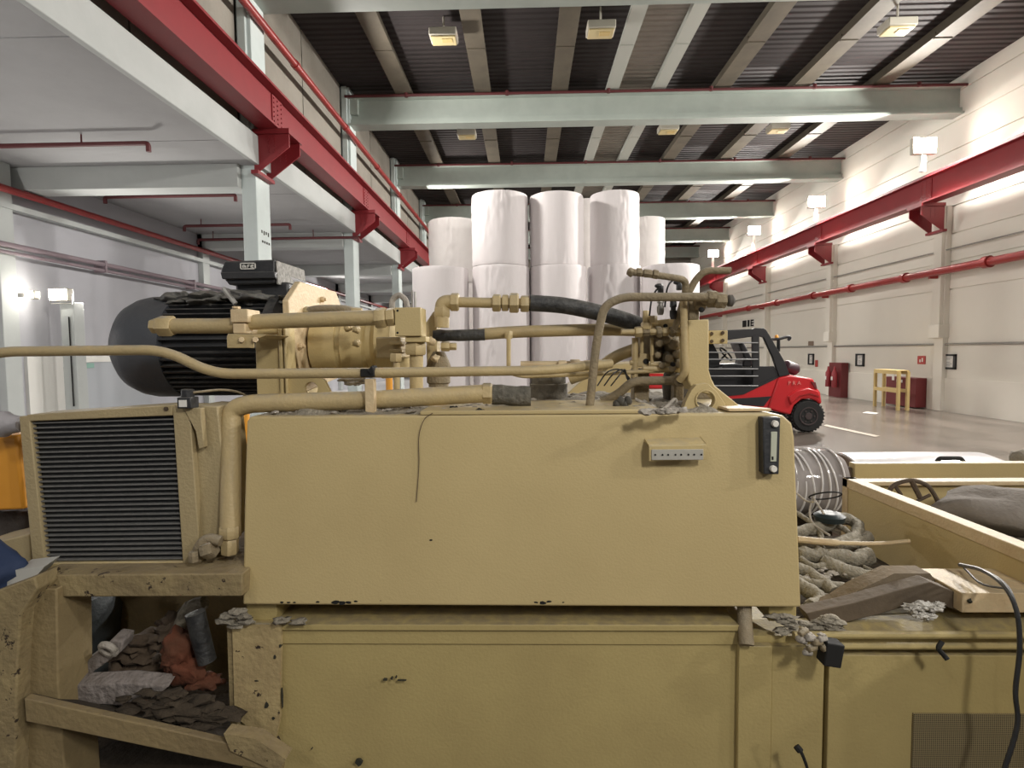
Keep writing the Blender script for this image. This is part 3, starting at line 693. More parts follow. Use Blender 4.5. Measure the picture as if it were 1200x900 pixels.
# sight gauge
g0 = tp(893, 490, -.022); 
b = nb(); prism(b, [tp(x, y, -.03) for x, y in ((894, 489), (915, 489), (913, 556), (895, 556))], (0, .034, 0)); sg = obj('sight_gauge', b, M_black, t, bevel=.003)
b = nb(); prism(b, [tp(x, y, -.033) for x, y in ((904, 506), (911, 506), (910, 541), (903, 541))], (0, .006, 0)); obj('gauge_glass', b, M_glass, sg, bevel=.001)
b = nb(); prism(b, [tp(x, y, -.034) for x, y in ((904.5, 535), (906.5, 535), (906.5, 539), (904.5, 539))], (0, .006, 0)); obj('float_mark', b, M_dark, sg)
for yy in (497, 550):
    c = tp(909.5 if yy < 500 else 907.5, yy, -.04); b = nb(); lathe(b, c, c+V((0, .012, 0)), [(0, .004), (0, .0075), (.003, .0088), (.012, .0088)], 20); obj('gauge_screw', b, M_ivory, sg)
# name plate rail
b = nb()
q0 = tp(757, 516, 0); q1 = tp(824, 514, 0)
prism(b, [V((q0.x-.004, q0.y, q0.z)), V((q0.x, q0.y-.038, q0.z-.010)), V((q0.x, q0.y-.038, q0.z-.05)), V((q0.x, q0.y-.034, q0.z-.05)), V((q0.x, q0.y-.034, q0.z-.008)), V((q0.x-.004, q0.y, q0.z+.004))], (q1.x-q0.x-.004, 0, .004))
br = obj('rail_bracket', b, M_tank, t, bevel=.0015)
a = V((q0.x+.006, q0.y-.041, q0.z-.046)); c = V((q1.x-.012, q0.y-.038, q0.z-.018))
b = nb(); box(b, a, c); strip = obj('terminal_strip', b, mat('grey_strip', (.42, .41, .37), .5, bump=.2), br, bevel=.001)
b = nb()
for f in (.07, .21, .32, .46, .57, .71, .82, .96):
    p = V((a.x+(c.x-a.x)*f, a.y-.001, (a.z+c.z)/2)); cyl(b, p, p+V((0, .002, 0)), .0026, 10)
obj('strip_holes', b, M_dark, br)
b = nb(); tube(b, smooth_path([tp(507, 484, -.004), tp(497, 492, -.006), tp(491, 512, -.006), tp(491, 545, -.005), tp(488, 588, -.005)]), .0012, 6); obj('hanging_wire', b, mat('wire_brown', (.1, .07, .04), .6), t)
# dust on the tank
b = nb(); gx, gy = 110, 28; x0 = P(296, 480, TY).x; x1 = P(850, 480, TY).x; grid = []
for i in range(gx+1):
    row = []
    for j in range(gy+1):
        x = x0+(x1-x0)*i/gx; y = 1.515+.72*j/gy
        h = max(0, mnoise.noise(V((x*9, y*9, 3)))*.014 + mnoise.noise(V((x*40, y*40, 1)))*.008 + .005)
        if i in (0, gx) or j in (0, gy): h = -.004
        row.append(b.verts.new((x, y, ZT+.001+h)))
    grid.append(row)
for i in range(gx):
    for j in range(gy): b.faces.new((grid[i][j], grid[i+1][j], grid[i+1][j+1], grid[i][j+1]))
o = obj('tank_top_dust', b, M_dust, kind='stuff'); tag(o, 'grey dust and fibre lying on top of the cream tank', 'dust')
b = nb()
for k in range(230):
    x = random.uniform(x0+.02, P(800, 480, TY).x); y = random.uniform(1.53, 2.15); s = random.choice((.003, .004, .006, .009))
    blob(b, (x, y, ZT+.004+s*.5), s, 1, .5, (1.6, 1, .6), seed=k)
o = obj('tank_top_debris', b, M_lint, kind='stuff'); tag(o, 'pale crumbs and flakes scattered on top of the tank', 'debris')
for (px, py, lab) in ((530, 479, 'left of the grey filler cap'), (561, 482, 'small one beside the rubber sleeve')):
    b = nb(); c = PZ(px, py, ZT+.008); blob(b, c, .009, 2, .5, (1.3, 1, .8), seed=px); blob(b, c+V((.012, 0, 0)), .007, 2, .5, seed=px+1)
    tag(obj('black_tape_scrap', b, M_dark), 'crumpled black tape scrap on the tank top, ' + lab, 'tape scrap')

# ================================================================== MOTOR, PUMP
MY = 2.12; mc = P(250, 406, MY); mz = mc.z; MR = 59*MY/650
xL = P(128, 406, MY-.10).x; xF = P(184, 406, MY-.19).x; xE = P(333, 406, MY-.1).x-.02
t = thing('electric_motor', 'black finned electric motor with dark grey fan cover, left of the tank', 'motor')
b = nb(); lathe(b, (xL, MY, mz), (xF, MY, mz), [(0, MR*.30), (.004, MR*.5), (.016, MR*.66), (.05, MR*.86), (.09, MR*.96), (.13, MR), (xF-xL, MR*1.0), (xF-xL, MR*.93)], 48)
fc = obj('fan_cover', b, M_fan, t, angle=50)
b = nb(); lathe(b, (xF-.01, MY, mz), (xE, MY, mz), [(0, MR*.86), (xE-xF+.01, MR*.86)], 40); obj('stator_body', b, M_black, t)
b = nb()
for k in range(48):
    a = 2*PI*k/48
    if abs(((math.degrees(a)+180) % 360) - 270) < 22: continue
    M = Matrix.Translation((0, MY, mz)) @ Matrix.Rotation(a, 4, 'X')
    rbox(b, (xF, MR*.83, -.003), (xE-.02, MR*.985, .003), M)
obj('cooling_fins', b, M_black, t)
b = nb(); lathe(b, (xE-.03, MY, mz), (xE+.012, MY, mz), [(0, MR*.9), (.005, MR*1.05), (.04, MR*1.05)], 40); obj('end_shield', b, M_black, t)
# crumpled foil/cover lump on top of the fins
b = nb(); blob(b, P(215, 353, MY-.05), .05, 4, .3, (1.6, 1.5, .62), seed=3, fr=2.5); blob(b, P(250, 352, MY-.06), .06, 4, .3, (1.5, 1.4, .5), seed=5, fr=2.5); blob(b, P(300, 350, MY-.06), .06, 4, .3, (1.6, 1.4, .5), seed=8, fr=2.5); blob(b, P(340, 352, MY-.06), .04, 3, .6, (1.3, 1.4, .5), seed=9, fr=3)
obj('dusty_shroud', b, mat('dusty_black', (.05, .05, .048), .5, col2=(.16, .155, .14), scale=14, bump=.8, bscale=30, dust=.8, dustcol=(.26, .25, .22)), t)
b = nb()
f0 = [P(258, 318, MY-.13), P(263, 306, MY-.13), P(322, 304, MY-.13), P(322, 332, MY-.13), P(268, 334, MY-.13), P(262, 326, MY-.13)]
prism(b, f0, (0.0, .24, .004)); tbx = obj('terminal_box', b, M_black, t, bevel=.006)
b = nb(); prism(b, [P(258, 319, MY-.145), P(322, 318, MY-.145), P(322, 326, MY-.145), P(260, 327, MY-.145)], (0.004, .27, 0)); obj('box_lid_rim', b, M_black, tbx, bevel=.003)
b = nb(); tq = P(322, 304, MY-.13); bq = P(322, 333, MY-.13)
prism(b, [(tq.x+.001, 1.992, tq.z-.004), (tq.x+.001, 2.24, tq.z-.001), (tq.x+.001, 2.26, bq.z+.02), (tq.x+.001, 2.2, bq.z), (tq.x+.001, 1.992, bq.z)], (.006, 0, 0)); obj('box_side', b, mat('speckled_grey', (.14, .135, .125), .7, col2=(.5, .48, .44), scale=90, bump=.5, dust=.9), tbx, bevel=.004)
b = nb(); c0 = P(281, 308, MY-.134)
for (x0_, z0_, x1_, z1_) in ((0, 0, .056, .003), (0, .020, .056, .023), (0, 0, .003, .023), (.053, 0, .056, .023), (.008, .006, .012, .017), (.016, .006, .02, .017), (.008, .006, .02, .009), (.024, .006, .034, .009), (.024, .011, .032, .014), (.024, .006, .028, .017), (.038, .006, .048, .009), (.038, .006, .042, .017), (.044, .008, .048, .013), (.038, .015, .048, .018)):
    box(b, c0+V((x0_, 0, -z0_)), c0+V((x1_, .004, -z1_)))
obj('maker_mark', b, M_white, tbx)
b = nb(); box(b, P(276, 352, MY-.1), P(338, 330, MY-.1)+V((0, .2, 0))); obj('box_neck', b, M_black, tbx, bevel=.01)
# spike of cable on motor
b = nb(); tube(b, [P(262, 338, MY-.2), P(276, 356, MY-.2)], .009, 8); tube(b, [P(262, 338, MY-.2), P(285, 344, MY-.2), P(262, 337, MY-.2)], .003, 6); obj('cable_end', b, M_steel, t)
# flange plate and pump
t = thing('pump', 'cream painted hydraulic pump with pale flange plate, bolted to the motor', 'pump')
Xf = P(338, 400, 1.86).x; fy0, fy1 = 1.86, 2.40; zt_ = P(352, 330, 1.98).z
def fz(px, py): 
    v = ray(px, py); q = CAM + v*(Xf/v.x); return q
ring = [fz(338, 352), fz(352, 330), fz(394, 342), fz(403, 368), V((Xf, 2.42, 1.70)), V((Xf, 2.40, 1.60)), V((Xf, 1.98, 1.56)), fz(347, 414), fz(341, 408)]
b = nb(); prism(b, ring, (-.022, 0, 0)); obj('flange_plate', b, M_plate, t, bevel=.003)
for (x, y) in ((376, 351), (356, 364), (350, 406)):
    c = fz(x, y); b = nb(); nut(b, c, c+V((.014, 0, 0)), .012); cyl(b, c, c+V((.022, 0, 0)), .006, 10); obj('bolt', b, M_plate, t)
def X_(px, Y=MY-.1): return P(px, 400, Y).x
PRf = lambda px: px*(MY-.06)/650
b = nb(); lathe(b, (Xf, MY, mz), (X_(480), MY, mz), [(0, PRf(32)), (.01, PRf(38)), (X_(392)-Xf, PRf(38)), (X_(393)-Xf, PRf(35)), (X_(398)-Xf, PRf(35)), (X_(399)-Xf, PRf(38)), (X_(424)-Xf, PRf(38)), (X_(426)-Xf, PRf(30)), (X_(432)-Xf, PRf(30)), (X_(440)-Xf, PRf(41)), (X_(458)-Xf, PRf(40)), (X_(470)-Xf, PRf(30)), (X_(475)-Xf, PRf(20))], 40); obj('bell_housing', b, M_tank, t, angle=30)
b = nb(); q = P(436, 412, MY-.22); box(b, P(440, 395, MY-.26), P(470, 420, MY-.26)+V((0, .2, 0))); obj('pump_port_block', b, M_pipe, t, bevel=.006)
b = nb(); box(b, P(456, 400, MY-.3), P(471, 404, MY-.3)+V((0, .1, 0))); box(b, P(456, 409, MY-.3), P(471, 413, MY-.3)+V((0, .1, 0))); obj('port_flange', b, M_pipe, t, bevel=.002)
for (x, y) in ((408, 384), (418, 386), (418, 402)):
    b = nb(); c = P(x, y, MY-.22); blob(b, c, .014, 2, .3, seed=x); nut(b, c+V((0, -.02, 0)), c, .010); obj('housing_bolt', b, M_pipe, t)
b = nb(); tube(b, smooth_path([P(362, 364, 1.84), P(375, 362, 1.83), P(400, 362, 1.83), P(412, 364, 1.84)]), .013, 12); obj('case_drain_tube', b, M_dpipe, t)
b = nb(); nut(b, P(357, 364, 1.84), P(364, 364, 1.84), .014); nut(b, P(408, 364, 1.84), P(424, 366, 1.84), .015); obj('tube_nuts', b, M_pipe, t)
b = nb(); blob(b, P(410, 444, MY-.12), .03, 3, .5, (1.4, 1, .6), seed=4); blob(b, P(420, 447, MY-.1), .022, 3, .5, (1.2, 1, .6), seed=6); obj('torn_foil', b, M_lint, t)
# motor mount leg
t = thing('motor_mount', 'cream box leg standing on the tank and carrying the motor, with lifting eye', 'mount')
b = nb(); a = P(298, 378, 1.80); c = P(333, 484, 1.80); box(b, (a.x, 1.80, ZT), (c.x, 1.86, a.z)); box(b, (a.x, 1.86, ZT), (a.x+.03, 2.3, a.z-.1)); box(b, (c.x-.005, 1.785, ZT), (c.x+.006, 1.86, a.z-.01)); box(b, (c.x+.012, 1.785, ZT), (c.x+.02, 1.86, a.z-.01)); obj('leg_box', b, M_tank, t, bevel=.003)
b = nb(); out = pp([(336, 468), (336, 440), (350, 438), (368, 438), (380, 446), (387, 460), (387, 468)], 1.80); holed(b, out, P(364.5, 455.5, 1.80), 8*1.8/650, .02); obj('lifting_eye', b, M_tank, t, bevel=.002)
b = nb(); box(b, P(338, 474, 1.80)+V((0, 0, 0)), P(420, 466, 1.80)+V((0, .3, 0))); obj('sole_plate', b, M_tank, t, bevel=.003)
# clamp holding upper pipe
t = thing('pipe_clamp', 'cream pipe clamp on angle bracket holding the upper pipe at the motor mount', 'clamp')
b = nb(); box(b, P(270, 378, 1.66), P(290, 362, 1.66)+V((0, .08, 0))); box(b, P(273, 391, 1.66), P(287, 379, 1.66)+V((0, .08, 0))); obj('clamp_block', b, M_plate, t, bevel=.003)
b = nb(); nut(b, P(277, 362, 1.69), P(277, 359, 1.69), .012); obj('clamp_bolt', b, M_plate, t)
b = nb(); prism(b, pp([(266, 391), (313, 392), (305, 396), (269, 395)], 1.63), (0, .16, 0)); prism(b, pp([(266, 392), (269, 393), (297, 408), (268, 407)], 1.63), (0, .01, 0)); box(b, P(266, 408, 1.63), P(297, 393, 1.63)+V((0, .006, 0))); obj('angle_bracket', b, M_pipe, t, bevel=.002)
for x in (283, 299):
    b = nb(); nut(b, P(x, 398, 1.62), P(x, 398, 1.635), .009); obj('bracket_bolt', b, M_plate, t)

# ================================================================== PIPES
def pipe(name, label, pts, r, fil=.05, m=None, nuts=(), cat='pipe', soft=False, nm='tube', rough=0, group=None):
    """pts in (px,py,Y); nuts: (index pair of px points) given as ((px,py,Y),(px,py,Y),radius)"""
    m = m or M_pipe; t = thing(name, label, cat, group)
    q = [P(*p) for p in pts]; b = nb(); tube(b, smooth_path(q) if soft else path_round(q, fil), r, 16, rough)
    obj(nm, b, m, t)
    for a_, c_, rr in nuts:
        b = nb(); nut(b, P(*a_), P(*c_), rr); obj('nut', b, m if m is not M_hose else M_pipe, t)
    return t
k = 1/650
pipe('hydraulic_pipe', 'thick cream pipe across the motor front into the square block', [(200, 382, 1.70), (270, 382, 1.70), (300, 377, 1.70), (448, 372, 1.70)], 9*1.7*k, .03, nuts=[((186, 382, 1.70), (204, 382, 1.70), 12.5*1.7*k), ((178, 382, 1.70), (187, 382, 1.70), 9*1.7*k), ((440, 373, 1.70), (453, 372, 1.70), 12.5*1.7*k), ((453, 372, 1.70), (463, 371, 1.70), 11*1.7*k)])
t = thing('pipe_block', 'square cream manifold block with two dark screw holes, on a vertical pipe', 'manifold block')
b = nb(); box(b, P(463, 394, 1.68), P(493, 360, 1.68)+V((0, .09, 0))); blk = obj('block', b, M_tank, t, bevel=.002)
b = nb()
for yy in (364, 390): c = P(465.8, yy, 1.6795); cyl(b, c, c+V((0, .01, 0)), .0036, 10)
obj('screw_hole', b, M_dark, blk)
b = nb(); box(b, P(475, 401, 1.69), P(499, 394, 1.69)+V((0, .07, 0))); obj('port_collar', b, M_tank, t, bevel=.002)
t = pipe('hydraulic_pipe', 'vertical cream pipe below the square block down to the tank top', [(488, 415, 1.73), (488, 474, 1.73)], 8*1.73*k, nuts=[((487, 401, 1.73), (487, 416, 1.73), 13.5*1.73*k), ((488, 462, 1.73), (488, 476, 1.73), 13*1.73*k), ((488, 476, 1.73), (488, 484, 1.73), 11*1.73*k)])
pipe('hydraulic_pipe', 'thin vertical pipe just left of the thicker vertical pipe', [(465, 422, 1.70), (465, 480, 1.70)], 3.8*1.7*k, nuts=[((464, 414, 1.70), (464, 424, 1.70), 7.5*1.7*k), ((465, 465, 1.70), (465, 477, 1.70), 7.5*1.7*k)])
pipe('hydraulic_pipe', 'long thin cream pipe crossing the whole unit, bent down in front of the motor', [(-30, 420, 1.52), (5, 412, 1.52), (192, 410, 1.52), (250, 438, 1.52), (300, 438, 1.52), (428, 437, 1.55), (640, 434, 1.6), (716, 426, 1.7)], 6*1.53*k, .06)
pipe('suction_pipe', 'thick cream suction pipe bending down beside the cooler', [(570, 461, 1.62), (430, 469, 1.58), (292, 473, 1.56), (271, 480, 1.56), (270, 618, 1.5)], 11*1.57*k, .065, nuts=[((270, 615, 1.5), (270, 630, 1.5), 12.5*1.5*k), ((269.5, 631, 1.5), (269.5, 649, 1.5), 10*1.5*k), ((565, 461, 1.62), (577, 461, 1.62), 12.5*1.62*k)])
pipe('rubber_sleeve', 'dusty black rubber sleeve at the right end of the suction pipe', [(577, 462, 1.63), (590, 463, 1.63), (606, 464, 1.63), (622, 464, 1.63)], 12*1.62*k, m=mat('dusty_rubber', (.09, .085, .07), .9, col2=(.25, .23, .19), scale=30, bump=1, bscale=60), cat='hose', soft=True, rough=.1)
t = thing('pipe_support', 'short cream post with black clamp holding the long thin pipe on the tank', 'support')
b = nb(); box(b, P(428, 484, 1.535), P(438, 444, 1.535)+V((0, .025, 0))); b2 = b; obj('post', b, M_plate, t, bevel=.002)
b = nb(); box(b, P(422, 442, 1.53), P(438, 432, 1.53)+V((0, .045, 0))); prism(b, pp([(430, 434), (436, 428), (438, 434), (434, 440)], 1.525), (0, .05, 0)); obj('clamp', b, M_dark, t, bevel=.003)
# pump outlet group behind block
t = thing('pump_outlet_fitting', 'cluster of cream elbows and union nuts right of the square block', 'pipe fitting')
b = nb(); box(b, P(509, 380, 1.85), P(520, 372, 1.85)+V((0, .06, 0))); prism(b, pp([(499, 378), (507, 366), (512, 362), (512, 430), (506, 436), (500, 430)], 1.87), (0, .08, 0)); obj('outlet_body', b, M_pipe, t, bevel=.005)
b = nb(); tube(b, path_round([P(518, 384, 1.83), P(518, 354, 1.83), P(532, 354, 1.83)], .02), 8.5*1.83*k, 14); obj('elbow', b, M_pipe, t)
b = nb(); nut(b, P(518, 360, 1.83), P(518, 372, 1.83), 10*1.83*k); nut(b, P(528, 354, 1.83), P(538, 354, 1.83), 11*1.83*k); obj('elbow_nut', b, M_pipe, t)
b = nb(); nut(b, P(517, 406, 1.83), P(527, 406, 1.83), 6*1.83*k); nut(b, P(527, 406, 1.83), P(535, 406, 1.83), 4.5*1.83*k); obj('side_plug', b, M_pipe, t)
b = nb(); lathe(b, P(514, 412, 1.88), P(514, 454, 1.88), [(0, .02), (.03, .035), (.05, .042), (.075, .035), (.085, .04), (.105, .04), (.11, .034), (.12, .034)], 20); obj('valve_body', b, M_dpipe, t)
b = nb(); blob(b, P(520, 435, 1.84), .012, 2, .3, seed=1); blob(b, P(510, 420, 1.82), .014, 2, .4, seed=2); blob(b, P(505, 400, 1.82), .014, 2, .4, seed=3); obj('body_bolts', b, M_plate, t)
pipe('hydraulic_pipe', 'short cream pipe with four large union nuts before the black hose', [(532, 354, 1.83), (625, 356, 1.83)], 6*1.83*k, nuts=[((577, 355, 1.83), (587, 355, 1.83), 10.5*1.83*k), ((588, 355, 1.83), (596, 355, 1.83), 10*1.83*k), ((597, 355, 1.83), (608, 355, 1.83), 12*1.83*k), ((610, 356, 1.83), (620, 356, 1.83), 10*1.83*k)])
pipe('hydraulic_hose', 'thick black rubber hose sloping down to the valve block', [(621, 355, 1.83), (660, 358, 1.84), (700, 366, 1.85), (735, 376, 1.86), (762, 386, 1.86), (776, 392, 1.86)], 9.5*1.84*k, m=M_hose, cat='hose', soft=True, nm='hose')
pipe('hydraulic_pipe', 'long thick cream pipe behind the bent riser, above the grey filler cap', [(560, 392, 1.90), (600, 389, 1.90), (700, 386, 1.92), (785, 388, 1.93)], 7*1.9*k, .1)
pipe('rubber_sleeve', 'black rubber sleeve on the pipe right of the outlet fitting', [(508, 393, 1.88), (540, 393, 1.88), (568, 392, 1.88)], 6.8*1.88*k, m=M_hose, cat='hose', soft=True, rough=.08)
b = nb(); tube(b, [P(596, 392, 1.85), P(596, 430, 1.85)], 2.6*1.85*k, 8); nut(b, P(596, 388, 1.86), P(596, 397, 1.86), .014)
tag(obj('support_rod', b, M_pipe), 'thin upright rod between the upper thick pipe and the lower pipes', 'rod')
pipe('hydraulic_pipe', 'pale pipe with worn fittings behind the long thin pipe, near the filler cap', [(610, 427, 1.80), (700, 427, 1.80)], 4*1.8*k, m=M_plate, nuts=[((654, 428, 1.78), (664, 428, 1.78), .016), ((668, 428, 1.78), (680, 428, 1.78), .019), ((684, 428, 1.78), (694, 428, 1.78), .016), ((697, 428, 1.78), (706, 428, 1.78), .02)])
pipe('hydraulic_pipe', 'thin lower cream pipe running right to the valve block', [(598, 437, 1.75), (612, 441, 1.75), (700, 438, 1.75), (800, 433, 1.8)], 2.6*1.75*k, .03)
pipe('hydraulic_pipe', 'thick cream pipe rising diagonally to the valve block', [(668, 444, 1.95), (702, 432, 1.92), (720, 418, 1.9), (764, 402, 1.9)], 7*1.9*k, .06)
b = nb(); lathe(b, PZ(643, 468, ZT), PZ(643, 468, ZT)+V((0, 0, .2)), [(0, 23*1.9*k), (.055, 23*1.9*k), (.058, 21*1.9*k), (.085, 21*1.9*k), (.09, 16*1.9*k)], 28)
tag(obj('filler_cap', b, mat('grey_cap', (.17, .155, .125), .9, col2=(.10, .09, .075), scale=20, bump=.6, bscale=60, dust=.8)), 'grey dusty cylindrical filler cap on the tank top', 'cap')
pipe('riser_pipe', 'dusty cream pipe rising from the tank and bending right over the valves', [(690, 486, 1.62), (699, 400, 1.62), (708, 358, 1.62), (730, 348, 1.62), (836, 348, 1.62)], 5*1.62*k, .05, m=M_dpipe, nuts=[((829, 348, 1.62), (840, 348, 1.62), 7.5*1.62*k), ((838, 352, 1.62), (850, 352, 1.62), 9.5*1.62*k), ((687, 478, 1.62), (687, 486, 1.62), 6.5*1.62*k)])
t = thing('pipe_fitting', 'dusty tee fitting with capped end at the top right of the mounting post', 'pipe fitting')
b = nb(); blob(b, P(836, 351, 1.64), .028, 2, .2, (1.3, .9, .8), seed=2); nut(b, P(828, 352, 1.64), P(848, 352, 1.64), .022); obj('tee_body', b, M_dpipe, t)
b = nb(); nut(b, P(814, 357, 1.66), P(826, 357, 1.66), .016); obj('lower_nut', b, M_dpipe, t)
b = nb(); cyl(b, P(846, 352, 1.64), P(856, 352, 1.64), .012, 12); lathe(b, P(852, 352.5, 1.62), P(862, 352.5, 1.62), [(0, .012), (.004, .017), (.014, .017), (.02, .010)], 16); obj('end_cap', b, mat('dusty_dark_cap', (.10, .09, .08), .8), t)
b = nb(); blob(b, P(822, 363, 1.6), .008, 2, .2, seed=7); obj('black_drip', b, M_dark, t)
bpipe = pipe('bent_pipe', 'dusty bent pipe with capped left end above the valves', [(742, 319, 1.60), (788, 325, 1.62), (804, 328, 1.64), (803, 345, 1.66), (796, 368, 1.70), (790, 388, 1.74)], 4*1.62*k, .035, m=M_dpipe, nuts=[((746, 319, 1.6), (752, 319, 1.6), .013), ((754, 320, 1.6), (764, 321, 1.6), .0125), ((765, 321, 1.6), (771, 322, 1.6), .014)])
b = nb(); blob(b, P(739, 319, 1.6), .0125, 2, .2, seed=4); obj('end_cap', b, M_dpipe, bpipe)
pipe('bent_pipe', 'dusty pipe curving to the right over the mounting post', [(856, 317, 1.64), (826, 317, 1.64), (815, 328, 1.65), (806, 345, 1.66)], 4*1.62*k, .04, m=M_dpipe)
pipe('vertical_pipe', 'cream vertical pipe close to the left side of the mounting post', [(801, 350, 1.66), (803, 420, 1.66), (804, 436, 1.66), (796, 446, 1.68)], 4.2*1.64*k, .03)
# mounting post
t = thing('mounting_post', 'cream welded post with round lifting hole in its foot, right of the valves', 'post')
b = nb()
holed(b, pp([(799, 484), (804, 470), (810, 458), (816, 451), (829, 449), (840, 459), (849, 472), (854, 484)], 1.60), P(827, 469, 1.60), 11*1.6*k, .03); obj('foot_plate', b, M_tank, t, bevel=.002)
b = nb(); prism(b, pp([(806, 446), (806, 375), (831, 374), (831, 434), (834, 444), (838, 452), (870, 478), (852, 478), (838, 464), (812, 458)], 1.66), (0, .09, 0)); obj('post_body', b, M_tank, t, bevel=.004)
b = nb(); box(b, P(807, 375, 1.67), P(820, 348, 1.67)+V((0, .06, 0))); obj('upper_stub', b, M_dpipe, t, bevel=.004)
b = nb(); torus(b, P(827, 469, 1.597), (0, 1, 0), 11.3*1.6*k, .0025, 32, 6); obj('hole_rim', b, M_tank, t)
b = nb(); box(b, P(831, 403, 1.72), P(853, 387, 1.72)+V((0, .012, 0))); bp_ = obj('side_plate', b, M_tank, t, bevel=.002)
for (x, y) in ((834, 391), (847, 390), (847, 399), (834, 400)):
    b = nb(); nut(b, P(x, y, 1.712), P(x, y, 1.72), .006); obj('plate_bolt', b, M_rustbr, bp_)
b = nb(); box(b, (P(808, 470, 1.85).x, 1.95, ZT), (P(848, 470, 1.85).x, 2.05, ZT+.06)); obj('rear_lug', b, M_dpipe, t, bevel=.003)
b = nb(); lathe(b, (P(800, 470, 1.85).x, 1.9, ZT), (P(800, 470, 1.85).x, 1.9, ZT+.2), [(0, .05), (.05, .055), (.09, .05), (.12, .03)], 20)
tag(obj('accumulator_boss', b, mat('dark_dusty', (.085, .075, .06), .9, col2=(.04, .035, .03), scale=12, bump=.7)), 'dark rounded boss in shadow behind the foot of the mounting post', 'boss')
# valve manifold
VY = 1.80
t = thing('valve_manifold', 'dusty cream hydraulic valve manifold crowded with fittings, left of the mounting post', 'valve manifold')
b = nb(); box(b, P(752, 424, VY+.03), P(799, 376, VY+.03)+V((0, .12, 0))); obj('main_block', b, M_dpipe, t, bevel=.004)
b = nb(); box(b, P(746, 430, VY), P(761, 414, VY)+V((0, .06, 0))); vb = obj('port_block', b, M_pipe, t, bevel=.003)
b = nb(); c = P(757, 423.5, VY-.002); cyl(b, c, c+V((0, .01, 0)), .009, 16); obj('port_hole', b, M_dark, vb)
b = nb(); prism(b, pp([(763, 376), (797, 372), (797, 386), (765, 386)], VY-.04), (0, .1, 0)); ub = obj('upper_block', b, M_pipe, t, bevel=.003)
b = nb(); c = P(780, 382, VY-.042); cyl(b, c, c+V((0, .01, 0)), .007, 14); obj('port_hole', b, M_dark, ub)
for n_, pts_, rr in (('fitting_row', ((742, 391, 1.74), (766, 388, 1.74)), .012),):
    pass
for i, (x0, x1, rr) in enumerate(((744, 752, .017), (753, 761, .013), (762, 768, .011), (769, 775, .018), (776, 783, .014), (785, 790, .017), (791, 797, .015))):
    b = nb(); nut(b, P(x0, 389, 1.74), P(x1, 388.5, 1.74), rr); obj('fitting_nut', b, M_dpipe if i % 2 else M_pipe, t)
b = nb(); cyl(b, P(728, 389, 1.74), P(800, 388.5, 1.74), .009, 12); obj('fitting_tube', b, M_pipe, t)
b = nb(); nut(b, P(757, 364, 1.74), P(757, 378, 1.74), .010); nut(b, P(757, 378, 1.74), P(757, 386, 1.74), .016); nut(b, P(765, 370, 1.74), P(765, 378, 1.74), .014); obj('test_port', b, M_pipe, t)
for (x, y, s) in ((779, 398, .026), (788, 404, .03), (772, 402, .022), (792, 415, .022), (783, 420, .024), (794, 427, .02), (775, 428, .018), (787, 432, .02), (770, 416, .018)):
    b = nb(); blob(b, P(x, y, VY+.01), s, 2, .45, (1, .8, .9), seed=x); nut(b, P(x, y, VY-.03)+V((0, -.012, 0)), P(x, y, VY), s*.6); obj('cartridge_valve', b, M_dpipe, t)
b = nb(); c = P(789, 427, VY-.045); cyl(b, c, c+V((0, .012, 0)), .007, 12); obj('dark_port', b, M_dark, t)
for (x0, y0, x1, y1, rr) in ((744, 396, 744, 445, .010), (752, 392, 752, 414, .006), (738, 425, 747, 425, .008), (762, 427, 796, 427, .007), (753, 432, 796, 433, .010), (764, 396, 764, 425, .006)):
    b = nb(); cyl(b, P(x0, y0, VY-.02), P(x1, y1, VY-.02), rr, 10); obj('manifold_tube', b, M_pipe, t)
b = nb(); box(b, P(743, 476, VY), P(761, 432, VY)+V((0, .06, 0))); obj('manifold_leg', b, M_dpipe, t, bevel=.003)
b = nb(); box(b, P(790, 476, VY+.02), P(802, 440, VY+.02)+V((0, .08, 0))); obj('manifold_leg', b, M_dpipe, t, bevel=.006)
b = nb(); c = P(797, 446, VY-.06); lathe(b, c, c+V((0, .07, 0)), [(0, .010), (0, .020), (.05, .022), (.07, .018)], 16); q = obj('relief_valve', b, M_dpipe, t)
b = nb(); cyl(b, c+V((0, -.001, 0)), c+V((0, .006, 0)), .010, 12); obj('port_hole', b, M_dark, q)
for i, (x, y0, y1) in enumerate(((774, 346, 369), (789, 355, 374))):
    b = nb(); lathe(b, P(x, y1, 1.7), P(x, y0, 1.7), [(0, .008), (.01, .011), (.025, .011), (.028, .008), (.035, .008), (.037, .011), (.055, .01)] , 12); obj('solenoid', b, M_steel if not i else M_black, t)
pipe('sensor_cable', 'thin cable with black plug arching left over the valves', [(774, 340, 1.69), (770, 339, 1.69), (764, 350, 1.69), (761, 370, 1.70)], .0028, m=M_black, cat='cable', soft=True, nm='cable')
pipe('sensor_cable', 'thin cable with black plug arching right beside the bent pipes', [(796, 330, 1.69), (788, 329, 1.69), (782, 338, 1.69), (779, 360, 1.70)], .0028, m=M_black, cat='cable', soft=True, nm='cable')
for (x, y, lab) in ((774, 338, 'left, above the silver solenoid'), (796, 334, 'right, next to the bent pipe')):
    b = nb(); nut(b, P(x, y-3, 1.69), P(x, y+6, 1.69), .009); blob(b, P(x-2, y-3, 1.69), .009, 2, .1, (1.4, 1, .8)); tag(obj('cable_plug', b, M_black), 'small black cable plug over the valves, ' + lab, 'plug', None)
b = nb()
for s in range(3):
    tube(b, smooth_path([P(700+s*8, 452, 1.75), P(712+s*6, 436+s*3, 1.72), P(726+s*3, 433, 1.74), P(735, 440+s*2, 1.76), P(742, 450, 1.78)]), .0022, 6)
